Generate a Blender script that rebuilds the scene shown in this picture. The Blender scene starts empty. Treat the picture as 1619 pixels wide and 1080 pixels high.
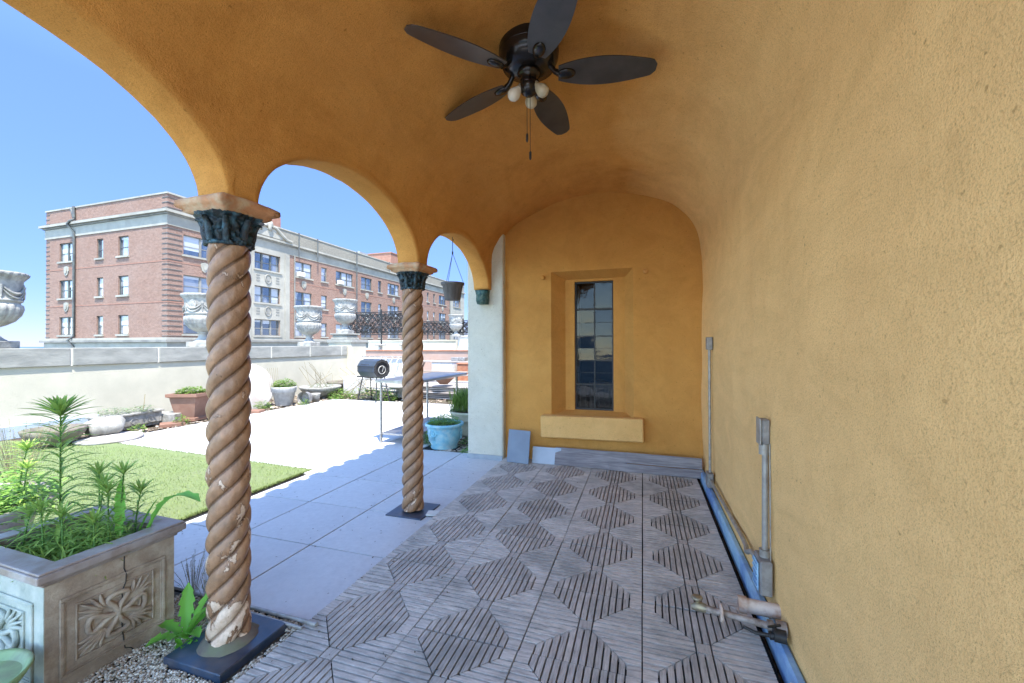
import bpy, math, random
from mathutils import Vector, Matrix, noise
from math import sin, cos, pi, radians, sqrt
R = random.Random(7)
scene = bpy.context.scene
col = scene.collection

# ------------------------------------------------------------------ camera, sky, sun, exposure
cam_d = bpy.data.cameras.new('camera')
cam = bpy.data.objects.new('camera', cam_d); col.objects.link(cam)
cam_d.sensor_width = 36.0
cam_d.lens = 652 / 1619 * 36
cam_d.clip_start = 0.02
cam_d.clip_end = 30000
YAW, PITCH, ROLL = .3072, .006, .003
fw = Vector((-sin(YAW) * cos(PITCH), cos(YAW) * cos(PITCH), sin(PITCH)))
cam.matrix_world = Matrix.Translation((1.8114, -2.0113, 1.5555)) @ fw.to_track_quat('-Z', 'Y').to_matrix().to_4x4() @ Matrix.Rotation(-ROLL, 4, 'Z')
scene.camera = cam

SUN = Vector((.295, -.33, .90)).normalized()
elev = math.asin(SUN.z)
world = bpy.data.worlds.new('World'); scene.world = world
world.use_nodes = True
wn = world.node_tree
bg = wn.nodes['Background']
sky = wn.nodes.new('ShaderNodeTexSky')
sky.sky_type = 'NISHITA'; sky.sun_disc = False
sky.sun_elevation = elev
sky.sun_rotation = math.atan2(SUN.x, SUN.y)
sky.altitude = 1500; sky.air_density = 1.0; sky.dust_density = .05; sky.ozone_density = 4.0
# a deeper, clearer blue towards the lake horizon than the plain model gives
wtc = wn.nodes.new('ShaderNodeTexCoord'); wsp = wn.nodes.new('ShaderNodeSeparateXYZ'); wn.links.new(wtc.outputs['Generated'], wsp.inputs[0])
wr = wn.nodes.new('ShaderNodeValToRGB'); wn.links.new(wsp.outputs[2], wr.inputs[0])
for k in range(2): wr.color_ramp.elements.new(.5)
for e_, (p_, c_) in zip(wr.color_ramp.elements, ((0.0, (.15, .155, .255)), (.10, (.195, .21, .31)), (.42, (.40, .425, .54)), (.75, (1, 1, 1)))): e_.position = p_; e_.color = (*c_, 1)
wm = wn.nodes.new('ShaderNodeMix'); wm.data_type = 'RGBA'; wm.blend_type = 'MULTIPLY'; wm.inputs[0].default_value = 1
# sky on the sun side, behind the photographer, raised to light the side wall
wh = wn.nodes.new('ShaderNodeMapRange'); wh.interpolation_type = 'SMOOTHSTEP'
for k_, v_ in (('From Min', .05), ('From Max', -.6), ('To Min', 0), ('To Max', 1)): wh.inputs[k_].default_value = v_
wn.links.new(wsp.outputs[1], wh.inputs[0])
wq = wn.nodes.new('ShaderNodeMix'); wq.data_type = 'RGBA'; wn.links.new(wh.outputs[0], wq.inputs[0]); wn.links.new(wr.outputs[0], wq.inputs[6]); wq.inputs[7].default_value = (1.6, 1.5, 1.38, 1)
wn.links.new(sky.outputs[0], wm.inputs[6]); wn.links.new(wq.outputs[2], wm.inputs[7]); wn.links.new(wm.outputs[2], bg.inputs[0])
bg.inputs[1].default_value = .135
sl = bpy.data.lights.new('sun', 'SUN'); sl.energy = 2.3; sl.angle = radians(.5); sl.color = (1, .95, .87)
so = bpy.data.objects.new('sun', sl); col.objects.link(so)
so.rotation_euler = SUN.to_track_quat('Z', 'Y').to_euler()
scene.view_settings.view_transform = 'Standard'
scene.view_settings.look = 'None'
scene.view_settings.exposure = 2.48
scene.view_settings.gamma = 1
scene.cycles.diffuse_bounces = 7
scene.cycles.max_bounces = 12

# ------------------------------------------------------------------ materials
def nt(name):
    m = bpy.data.materials.new(name); m.use_nodes = True
    return m, m.node_tree, m.node_tree.nodes['Principled BSDF']
def nd(t, k, **kw):
    n = t.nodes.new(k)
    for a, b in kw.items():
        if a in n.inputs: n.inputs[a].default_value = b
        else: setattr(n, a, b)
    return n
def ramp(t, fac, stops):
    r = t.nodes.new('ShaderNodeValToRGB')
    while len(r.color_ramp.elements) < len(stops): r.color_ramp.elements.new(.5)
    for e, (p, c) in zip(r.color_ramp.elements, stops):
        e.position = p; e.color = (*c, 1) if len(c) == 3 else c
    t.links.new(fac, r.inputs[0]); return r.outputs[0]
def mixc(t, fac, a, b, mode='MIX'):
    m = t.nodes.new('ShaderNodeMix'); m.data_type = 'RGBA'; m.blend_type = mode
    for s, v in ((0, fac), (6, a), (7, b)):
        if hasattr(v, 'links'): t.links.new(v, m.inputs[s])
        else: m.inputs[s].default_value = v if s == 0 else ((*v, 1) if len(v) == 3 else v)
    return m.outputs[2]
def coord(t, scale=(1, 1, 1), kind='Object', rot=(0, 0, 0)):
    c = t.nodes.new('ShaderNodeTexCoord'); mp = t.nodes.new('ShaderNodeMapping')
    mp.inputs['Scale'].default_value = scale; mp.inputs['Rotation'].default_value = rot
    t.links.new(c.outputs[kind], mp.inputs[0]); return mp.outputs[0]
def noi(t, vec, scale, detail=4, rough=.55, dist=0):
    n = nd(t, 'ShaderNodeTexNoise'); n.inputs['Scale'].default_value = scale
    n.inputs['Detail'].default_value = detail; n.inputs['Roughness'].default_value = rough; n.inputs['Distortion'].default_value = dist
    t.links.new(vec, n.inputs['Vector']); return n.outputs[0]
def bump(t, p, h, dist, strength=1, prev=None):
    b = t.nodes.new('ShaderNodeBump'); b.inputs['Distance'].default_value = dist; b.inputs['Strength'].default_value = strength
    t.links.new(h, b.inputs['Height'])
    if prev: t.links.new(prev, b.inputs['Normal'])
    t.links.new(b.outputs[0], p.inputs['Normal']); return b.outputs[0]
def surf(name, c1, c2=None, scale=6, rough=.8, metal=0, c3=None, scale3=1.2, lo=.38, hi=.65, b=0, bs=60, detail=5, spec=.3, vscale=(1, 1, 1), w=.6):
    """mottled surface: c1..c2 fine noise, c3 big blotches, optional bump"""
    m, t, p = nt(name)
    v = coord(t, vscale)
    c2 = c2 or tuple(x * .8 for x in c1)
    c = ramp(t, noi(t, v, scale, detail), [(lo, c1), (hi, c2)])
    if c3:
        f = ramp(t, noi(t, v, scale3, 6, .65), [(.45, (0, 0, 0)), (.62, (w,) * 3)])
        c = mixc(t, f, c, c3)
    t.links.new(c, p.inputs['Base Color'])
    p.inputs['Roughness'].default_value = rough; p.inputs['Metallic'].default_value = metal
    p.inputs['Specular IOR Level'].default_value = spec
    if b: bump(t, p, noi(t, v, bs, 5, .7), b)
    return m

def stucco(name, a, b_, dirt, dw=.5, lit_side=False):
    m, t, p = nt(name)
    v = coord(t)
    c = ramp(t, noi(t, v, 1.1, 6, .6), [(.3, a), (.7, b_)])
    f = ramp(t, noi(t, v, .8, 8, .7, .6), [(.5, (0, 0, 0)), (.72, (dw,) * 3)])
    c = mixc(t, f, c, dirt)
    if lit_side:
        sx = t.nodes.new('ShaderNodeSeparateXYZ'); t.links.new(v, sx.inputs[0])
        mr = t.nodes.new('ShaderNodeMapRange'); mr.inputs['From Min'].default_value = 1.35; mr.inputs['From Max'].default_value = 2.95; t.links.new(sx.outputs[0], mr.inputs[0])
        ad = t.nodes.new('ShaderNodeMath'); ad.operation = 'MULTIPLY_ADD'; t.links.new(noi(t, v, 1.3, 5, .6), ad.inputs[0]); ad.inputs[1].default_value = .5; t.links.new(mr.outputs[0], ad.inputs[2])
        c = mixc(t, ramp(t, ad.outputs[0], [(.40, (0, 0, 0)), (.92, (.95,) * 3)]), c, (.94, .61, .26))  # paler towards the right wall: its brighter light is mixed into the colour
    vo = t.nodes.new('ShaderNodeTexVoronoi'); vo.feature = 'DISTANCE_TO_EDGE'; vo.inputs['Scale'].default_value = .9
    wv = t.nodes.new('ShaderNodeVectorMath'); wv.operation = 'MULTIPLY_ADD'; nw = nd(t, 'ShaderNodeTexNoise', Scale=2.5); t.links.new(v, nw.inputs['Vector']); t.links.new(nw.outputs[1], wv.inputs[0]); wv.inputs[1].default_value = (.35, .35, .35); t.links.new(v, wv.inputs[2])
    t.links.new(wv.outputs[0], vo.inputs['Vector'])
    crk = ramp(t, vo.outputs['Distance'], [(.0, (.5, .45, .4)), (.0022, (1, 1, 1))])
    msk = ramp(t, noi(t, v, .7, 3, .5), [(.52, (0, 0, 0)), (.60, (.12,) * 3)])
    c = mixc(t, msk, c, mixc(t, 1, c, crk, 'MULTIPLY'))
    tw = ramp(t, noi(t, coord(t, (1, .35, 1)), 3.2, 7, .72, 1.4), [(.35, (.84, .82, .78)), (.6, (1.04, 1.03, 1.02))])
    c = mixc(t, .5, c, tw, 'MULTIPLY')
    g = ramp(t, noi(t, v, 170, 3, .6), [(.34, (.45, .42, .38)), (.50, (1, 1, 1))])
    c = mixc(t, .42, c, g, 'MULTIPLY')
    # small dark pits in the sand finish
    pit = ramp(t, noi(t, v, 42, 2, .5), [(.24, (.45, .40, .34)), (.31, (1, 1, 1))])
    c = mixc(t, .6, c, pit, 'MULTIPLY')
    t.links.new(c, p.inputs['Base Color'])
    p.inputs['Roughness'].default_value = .92; p.inputs['Specular IOR Level'].default_value = .12
    n1 = bump(t, p, noi(t, v, 5, 4, .6), .02, .8)
    bump(t, p, noi(t, v, 120, 4, .75), .0055, 1, n1)
    return m
M = {}
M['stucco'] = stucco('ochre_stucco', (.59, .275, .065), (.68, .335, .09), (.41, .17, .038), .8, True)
M['stucco_end'] = stucco('ochre_stucco_end_wall', (.58, .28, .07), (.64, .33, .09), (.43, .19, .045), .5)  # copy without the side wall's painted brightness
M['stucco_ledge'] = stucco('ochre_stucco_ledge', (.74, .43, .15), (.78, .47, .18), (.58, .31, .09), .4)
M['pale_stucco'] = stucco('pale_stucco', (.60, .57, .46), (.64, .61, .50), (.48, .46, .39), .4)
M['cream_wall'] = surf('cream_wall', (.50, .465, .365), (.45, .42, .33), 2.5, .9, c3=(.39, .365, .29), scale3=1.0, w=.4, b=.004, bs=40)
M['coping'] = surf('coping_stone', (.31, .305, .27), (.24, .24, .215), 5, .9, c3=(.16, .16, .145), scale3=2, b=.006, bs=30, vscale=(1, .5, 1.6))
M['joint'] = surf('mortar', (.7, .68, .6), (.6, .58, .5), 9, .9)
M['urn'] = surf('cast_stone', (.37, .36, .32), (.29, .28, .25), 7, .85, c3=(.15, .148, .138), scale3=3.5, w=.55, b=.004, bs=45)
M['black_sheet'] = surf('black_slab', (.035, .06, .10), (.02, .035, .06), 7, .28, c3=(.16, .12, .09), scale3=5, w=.35, spec=.5)
M['gravel_base'] = surf('gravel_bed', (.10, .09, .07), (.05, .045, .035), 60, .95, b=.02, bs=120)
M['soil'] = surf('soil', (.07, .05, .035), (.12, .09, .06), 25, .95, c3=(.16, .15, .10), scale3=4, b=.03, bs=40)
M['deck_bed'] = surf('deck_bed', (.012, .012, .012), (.02, .02, .02), 30, .95)
M['iron'] = surf('wrought_iron', (.015, .016, .017), (.03, .028, .026), 30, .5, spec=.4)
M['fan_black'] = surf('fan_metal', (.010, .008, .008), (.02, .016, .014), 14, .22, metal=.3, spec=.6)
M['blade'] = surf('fan_blade', (.060, .052, .048), (.04, .035, .032), 10, .30, spec=.6, vscale=(1, 1, 1))
M['bulb'] = surf('frosted_glass', (.52, .47, .35), (.44, .39, .28), 8, .3, spec=.5)
M['bulb_white'] = surf('white_glass', (.66, .62, .55), (.58, .55, .47), 8, .2, spec=.5)
M['steel'] = surf('stainless', (.42, .42, .41), (.30, .30, .30), 18, .32, metal=.85, vscale=(1, .15, 1), c3=(.22, .21, .20), scale3=4, w=.4)
M['conduit'] = surf('conduit_metal', (.42, .41, .38), (.30, .29, .27), 20, .45, metal=.4, c3=(.30, .24, .16), scale3=6, w=.4)
M['box_grey'] = surf('box_metal', (.34, .33, .31), (.24, .23, .22), 16, .5, metal=.3, c3=(.12, .10, .09), scale3=9, w=.5)
M['blue_paint'] = surf('blue_paint', (.26, .46, .62), (.36, .56, .68), 6, .55, c3=(.12, .22, .50), scale3=2.2, w=.8)
M['pipe_rust'] = surf('old_pipe', (.30, .25, .21), (.16, .12, .10), 22, .6, metal=.3, c3=(.50, .46, .42), scale3=12, w=.6, b=.003, bs=60)
M['pvc_dirty'] = surf('dirty_pvc', (.62, .52, .44), (.5, .4, .32), 15, .6, c3=(.35, .18, .10), scale3=12, w=.7)
M['brass'] = surf('dull_brass', (.40, .33, .20), (.2, .18, .15), 20, .5, metal=.6)
M['brown_planter'] = surf('brown_cast_stone', (.34, .26, .185), (.46, .38, .28), 14, .75, c3=(.17, .12, .08), scale3=4.5, w=.7, b=.005, bs=55)
M['rim_planter'] = surf('planter_rim', (.22, .165, .13), (.33, .28, .25), 9, .38, c3=(.42, .41, .40), scale3=4, w=.5, spec=.6, b=.002, bs=30)
M['mint_planter'] = surf('mint_grey_cast_stone', (.40, .43, .36), (.50, .51, .44), 12, .7, c3=(.25, .29, .23), scale3=5, w=.6, b=.004, bs=50)
M['green_glaze'] = surf('green_bowl', (.25, .36, .16), (.33, .44, .22), 7, .4, c3=(.16, .14, .10), scale3=6, w=.5)
M['blue_glaze'] = surf('blue_pot', (.16, .40, .50), (.27, .52, .58), 14, .6, c3=(.50, .58, .55), scale3=9, w=.5, b=.003, bs=60)
M['grey_pot'] = surf('pale_grey_pot', (.40, .39, .375), (.31, .30, .29), 12, .8, c3=(.30, .30, .29), scale3=6, w=.5)
M['olive_rim'] = surf('olive_pot', (.38, .38, .27), (.48, .47, .36), 10, .7)
M['terracotta'] = surf('terracotta', (.21, .11, .075), (.26, .15, .105), 8, .8, c3=(.15, .08, .055), scale3=4, w=.5)
M['capital'] = surf('verdigris_capital', (.010, .018, .020), (.035, .11, .14), 22, .35, c3=(.005, .006, .007), scale3=9, w=.9, b=.012, bs=45, spec=.5, lo=.45, hi=.7)
M['capital_far'] = surf('green_capital', (.03, .10, .085), (.012, .03, .03), 30, .5, c3=(.25, .30, .2), scale3=20, w=.4, b=.01, bs=45)
M['abacus'] = surf('abacus_stone', (.50, .25, .12), (.36, .17, .08), 14, .8, c3=(.62, .52, .34), scale3=7, w=.7, b=.008, bs=50)
M['bark'] = surf('stem_green', (.10, .20, .04), (.06, .13, .03), 10, .6)
M['dry'] = surf('dry_stems', (.30, .25, .14), (.20, .16, .09), 10, .9)
M['grill'] = surf('grill_steel', (.035, .05, .075), (.05, .065, .09), 5, .32, metal=.2, spec=.55, c3=(.05, .055, .04), scale3=3)
M['grill_dark'] = surf('grill_dark', (.02, .02, .022), (.035, .033, .03), 20, .5)
M['white_paint'] = surf('white_paint', (.56, .55, .52), (.46, .45, .43), 6, .7)
M['pink_wall'] = surf('pink_wall', (.34, .23, .18), (.38, .275, .23), 3, .9, c3=(.28, .20, .16), scale3=1.5, w=.5)
M['roof_membrane'] = surf('roof_membrane', (.5, .48, .44), (.4, .38, .35), 1.5, .95)
M['lime'] = surf('limestone', (.34, .32, .265), (.28, .265, .22), 1.2, .85, c3=(.20, .19, .16), scale3=.35, w=.5)
M['lime_dark'] = surf('weathered_limestone', (.24, .23, .20), (.19, .185, .165), 1.5, .9, c3=(.12, .115, .105), scale3=.8, w=.6)
M['frame_dark'] = surf('window_metal', (.10, .11, .10), (.07, .07, .07), 3, .5)
M['planks'] = surf('weathered_boards', (.30, .25, .22), (.42, .38, .34), 5, .9, vscale=(.3, 4, 4), c3=(.15, .12, .10), scale3=3)
M['board_wood'] = surf('woodlook_tile', (.17, .155, .165), (.30, .28, .28), 4, .55, vscale=(1, 4, 14), c3=(.12, .10, .11), scale3=1.3, w=.6)
M['board_pale'] = surf('pale_blue_tile', (.40, .46, .53), (.34, .40, .47), 4, .5)
M['slate'] = surf('slate_tile', (.22, .27, .33), (.18, .22, .28), 4, .5)
M['disc'] = surf('stone_disc', (.44, .42, .40), (.36, .34, .32), 5, .85, c3=(.30, .23, .19), scale3=3, w=.5)
M['basket'] = surf('hanging_basket', (.10, .09, .085), (.16, .15, .14), 30, .8, vscale=(1, 1, .15))
M['concrete'] = surf('old_concrete', (.32, .31, .28), (.22, .215, .19), 12, .9, c3=(.18, .17, .15), scale3=6, w=.6, b=.01, bs=30)
M['dark_stone'] = surf('dark_bowl_stone', (.12, .10, .085), (.20, .17, .14), 12, .8, c3=(.10, .14, .05), scale3=6, w=.5)
M['cap_tile'] = surf('clay_roof_tile', (.30, .12, .07), (.38, .18, .10), 6, .8)
M['red_brick_box'] = surf('red_brick_far', (.26, .13, .09), (.31, .17, .12), 3, .9)
M['room'] = surf('dark_room', (.035, .03, .03), (.06, .05, .05), 3, .7)
M['curtain'] = surf('pale_curtain', (.75, .76, .75), (.66, .67, .66), 3, .8)
M['white_tile'] = surf('white_tile', (.66, .68, .64), (.58, .60, .56), 8, .6)
M['plinth'] = surf('blue_grey_trim', (.34, .38, .40), (.28, .31, .33), 8, .7)

def leafmat(name, a, b_, tr=.35):
    m, t, p = nt(name)
    g = t.nodes.new('ShaderNodeNewGeometry')
    c = ramp(t, g.outputs['Random Per Island'], [(0, a), (1, b_)])
    t.links.new(c, p.inputs['Base Color']); p.inputs['Roughness'].default_value = .5
    p.inputs['Specular IOR Level'].default_value = .35
    tl = t.nodes.new('ShaderNodeBsdfTranslucent'); t.links.new(c, tl.inputs[0])
    mx = t.nodes.new('ShaderNodeMixShader'); mx.inputs[0].default_value = tr
    t.links.new(p.outputs[0], mx.inputs[1]); t.links.new(tl.outputs[0], mx.inputs[2])
    t.links.new(mx.outputs[0], t.nodes['Material Output'].inputs[0]); return m
M['lily'] = leafmat('lily_leaf', (.17, .30, .055), (.42, .58, .13))
M['herb'] = leafmat('herb_leaf', (.12, .28, .05), (.28, .46, .11))
M['lime_leaf'] = leafmat('lime_leaf', (.10, .20, .03), (.22, .32, .07))
M['grey_leaf'] = leafmat('grey_leaf', (.16, .22, .12), (.28, .33, .20))
M['weed'] = leafmat('weed_leaf', (.16, .46, .05), (.26, .58, .09), .45)

def deckwood(name, vs, dk_=1.0):
    m, t, p = nt(name)
    g = t.nodes.new('ShaderNodeNewGeometry')
    v = coord(t, vs)
    c = ramp(t, noi(t, v, 9, 6, .65), [(.28, tuple(k_ * dk_ for k_ in (.30, .28, .25))), (.48, tuple(k_ * dk_ for k_ in (.56, .525, .475))), (.75, tuple(k_ * dk_ for k_ in (.76, .72, .66)))])
    isl = ramp(t, g.outputs['Random Per Island'], [(0, (.84, .83, .83)), (.5, (.95, .94, .94)), (1, (1.06, 1.04, 1.02))])
    c = mixc(t, 1, c, isl, 'MULTIPLY')
    v2 = coord(t)
    f = ramp(t, noi(t, v2, 1.7, 6, .7), [(.47, (0, 0, 0)), (.66, (.65,) * 3)])
    c = mixc(t, f, c, (.20, .205, .19))
    t.links.new(c, p.inputs['Base Color']); p.inputs['Roughness'].default_value = .72
    p.inputs['Specular IOR Level'].default_value = .3
    bump(t, p, noi(t, v, 16, 5, .7), .003)
    return m
M['deck_y'] = deckwood('deck_slats_long', (9, 1.1, 1), .85)
M['deck_x'] = deckwood('deck_slats_cross', (1.1, 9, 1))

def pavmat():
    m, t, p = nt('porcelain_paving')
    g = t.nodes.new('ShaderNodeNewGeometry'); v = coord(t)
    c = ramp(t, noi(t, v, 22, 6, .7), [(.3, (.50, .50, .495)), (.7, (.59, .59, .58))])
    isl = ramp(t, g.outputs['Random Per Island'], [(0, (.93, .93, .94)), (1, (1, 1, 1))])
    c = mixc(t, 1, c, isl, 'MULTIPLY')
    f = ramp(t, noi(t, v, 1.4, 7, .75), [(.5, (0, 0, 0)), (.75, (.4,) * 3)])
    c = mixc(t, f, c, (.40, .40, .40))
    t.links.new(c, p.inputs['Base Color']); p.inputs['Roughness'].default_value = .55
    bump(t, p, noi(t, v, 90, 3, .6), .0008); return m
M['paving'] = pavmat()

def turfmat():
    m, t, p = nt('artificial_turf'); v = coord(t)
    c = ramp(t, noi(t, v, 90, 4, .7), [(.3, (.13, .18, .05)), (.7, (.25, .31, .12))])
    f = ramp(t, noi(t, v, 2.5, 5, .6), [(.4, (0, 0, 0)), (.7, (.5,) * 3)])
    c = mixc(t, f, c, (.22, .25, .13))
    t.links.new(c, p.inputs['Base Color']); p.inputs['Roughness'].default_value = .85
    bump(t, p, noi(t, v, 160, 3, .7), .02); return m
M['turf'] = turfmat()

def brickmat(name, a, b_, mortar, stain):
    m, t, p = nt(name)
    c0 = t.nodes.new('ShaderNodeTexCoord'); s = t.nodes.new('ShaderNodeSeparateXYZ'); t.links.new(c0.outputs['Object'], s.inputs[0])
    ad = t.nodes.new('ShaderNodeMath'); t.links.new(s.outputs[0], ad.inputs[0]); t.links.new(s.outputs[1], ad.inputs[1])
    cb = t.nodes.new('ShaderNodeCombineXYZ'); t.links.new(ad.outputs[0], cb.inputs[0]); t.links.new(s.outputs[2], cb.inputs[1])
    br = t.nodes.new('ShaderNodeTexBrick'); t.links.new(cb.outputs[0], br.inputs['Vector'])
    br.inputs['Scale'].default_value = 1; br.inputs['Brick Width'].default_value = .24; br.inputs['Row Height'].default_value = .085
    br.inputs['Mortar Size'].default_value = .008
    br.inputs['Color1'].default_value = (*a, 1); br.inputs['Color2'].default_value = (*b_, 1); br.inputs['Mortar'].default_value = (*mortar, 1)
    v = coord(t)
    f = ramp(t, noi(t, v, .5, 8, .75), [(.4, (0, 0, 0)), (.7, (.55,) * 3)])
    c = mixc(t, f, br.outputs[0], stain)
    g = ramp(t, noi(t, cb.outputs[0], 7, 3, .7), [(.3, (.72, .7, .7)), (.7, (1.1, 1.08, 1.05))])
    c = mixc(t, 1, c, g, 'MULTIPLY')
    t.links.new(c, p.inputs['Base Color']); p.inputs['Roughness'].default_value = .9; p.inputs['Specular IOR Level'].default_value = .15
    return m
M['brick'] = brickmat('red_brick', (.27, .155, .11), (.20, .108, .075), (.29, .245, .21), (.29, .21, .17))
M['cream_brick'] = brickmat('cream_brick', (.28, .265, .215), (.24, .225, .185), (.26, .245, .2), (.20, .19, .16))

def shaftmat(name, peel):
    m, t, p = nt(name); v = coord(t)
    c = ramp(t, noi(t, v, 9, 5, .6), [(.3, (.35, .20, .11)), (.7, (.20, .115, .062))])
    s = t.nodes.new('ShaderNodeSeparateXYZ'); c0 = t.nodes.new('ShaderNodeTexCoord'); t.links.new(c0.outputs['Object'], s.inputs[0])
    n = noi(t, coord(t, (1, 1, .6), rot=(0, .5, 0)), 9, 8, .62, .3)
    # flaking paint is worst near the foot of the shaft
    mr = t.nodes.new('ShaderNodeMapRange'); mr.inputs['From Min'].default_value = 0; mr.inputs['From Max'].default_value = 1.2
    mr.inputs['To Min'].default_value = peel; mr.inputs['To Max'].default_value = -.02
    t.links.new(s.outputs[2], mr.inputs[0])
    a = t.nodes.new('ShaderNodeMath'); t.links.new(n, a.inputs[0]); t.links.new(mr.outputs[0], a.inputs[1])
    f = ramp(t, a.outputs[0], [(.640, (0, 0, 0)), (.652, (1, 1, 1))])
    pc = ramp(t, noi(t, v, 35, 4, .7), [(.35, (.46, .33, .23)), (.65, (.62, .48, .35))])
    f2 = ramp(t, a.outputs[0], [(.618, (1, 1, 1)), (.635, (.45, .4, .38)), (.655, (1, 1, 1))])
    c = mixc(t, f, c, pc); c = mixc(t, .8, c, f2, 'MULTIPLY')
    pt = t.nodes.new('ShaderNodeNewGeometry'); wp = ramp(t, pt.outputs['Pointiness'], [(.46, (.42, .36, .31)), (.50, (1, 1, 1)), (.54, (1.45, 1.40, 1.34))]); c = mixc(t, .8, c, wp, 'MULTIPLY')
    sp = ramp(t, noi(t, v, 28, 3, .6), [(.24, (.15, .1, .08)), (.29, (1, 1, 1))]); c = mixc(t, .8, c, sp, 'MULTIPLY')
    t.links.new(c, p.inputs['Base Color']); p.inputs['Roughness'].default_value = .42; p.inputs['Specular IOR Level'].default_value = .4
    n1 = bump(t, p, noi(t, v, 26, 5, .65), .006); bump(t, p, f, .004, .7, n1)
    return m
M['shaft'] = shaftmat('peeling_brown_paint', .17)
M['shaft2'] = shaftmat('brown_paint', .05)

def glassmat(name, c1, c2, sc):
    m, t, p = nt(name); g = t.nodes.new('ShaderNodeNewGeometry')
    oi = t.nodes.new('ShaderNodeObjectInfo')
    c = ramp(t, noi(t, coord(t, (1, 1, .35)), sc, 2, .5), [(.42, c1), (.56, c2)])
    c = mixc(t, ramp(t, oi.outputs['Random'], [(.3, (0, 0, 0)), (.5, (1, 1, 1))]), c1, c)
    t.links.new(c, p.inputs['Base Color']); p.inputs['Roughness'].default_value = .06
    p.inputs['Specular IOR Level'].default_value = 1.0; p.inputs['IOR'].default_value = 2.0
    return m
M['pane'] = glassmat('window_glass', (.03, .045, .065), (.34, .35, .36), .8)
def clear_glass():
    m, t, p = nt('old_leaded_glass')
    gl = nd(t, 'ShaderNodeBsdfGlossy', Roughness=.04); gl.inputs[0].default_value = (1, 1, 1, 1)
    tr = t.nodes.new('ShaderNodeBsdfTransparent'); tr.inputs[0].default_value = (.42, .43, .43, 1)
    v = coord(t)
    b = t.nodes.new('ShaderNodeBump'); b.inputs['Distance'].default_value = .0012; t.links.new(noi(t, v, 9, 3, .5), b.inputs['Height'])
    t.links.new(b.outputs[0], gl.inputs['Normal'])
    mx = t.nodes.new('ShaderNodeMixShader'); mx.inputs[0].default_value = .02
    t.links.new(tr.outputs[0], mx.inputs[1]); t.links.new(gl.outputs[0], mx.inputs[2])
    t.links.new(mx.outputs[0], t.nodes['Material Output'].inputs[0]); return m
M['clear'] = clear_glass()
def watermat():
    m, t, p = nt('lake'); p.inputs['Base Color'].default_value = (.05, .13, .24, 1); p.inputs['Roughness'].default_value = .6; p.inputs['Specular IOR Level'].default_value = .1
    bump(t, p, noi(t, coord(t), .05, 4, .6), 1.0); return m
M['water'] = watermat()
M['city'] = surf('street_ground', (.16, .16, .15), (.10, .12, .08), .05, .95)

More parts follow.
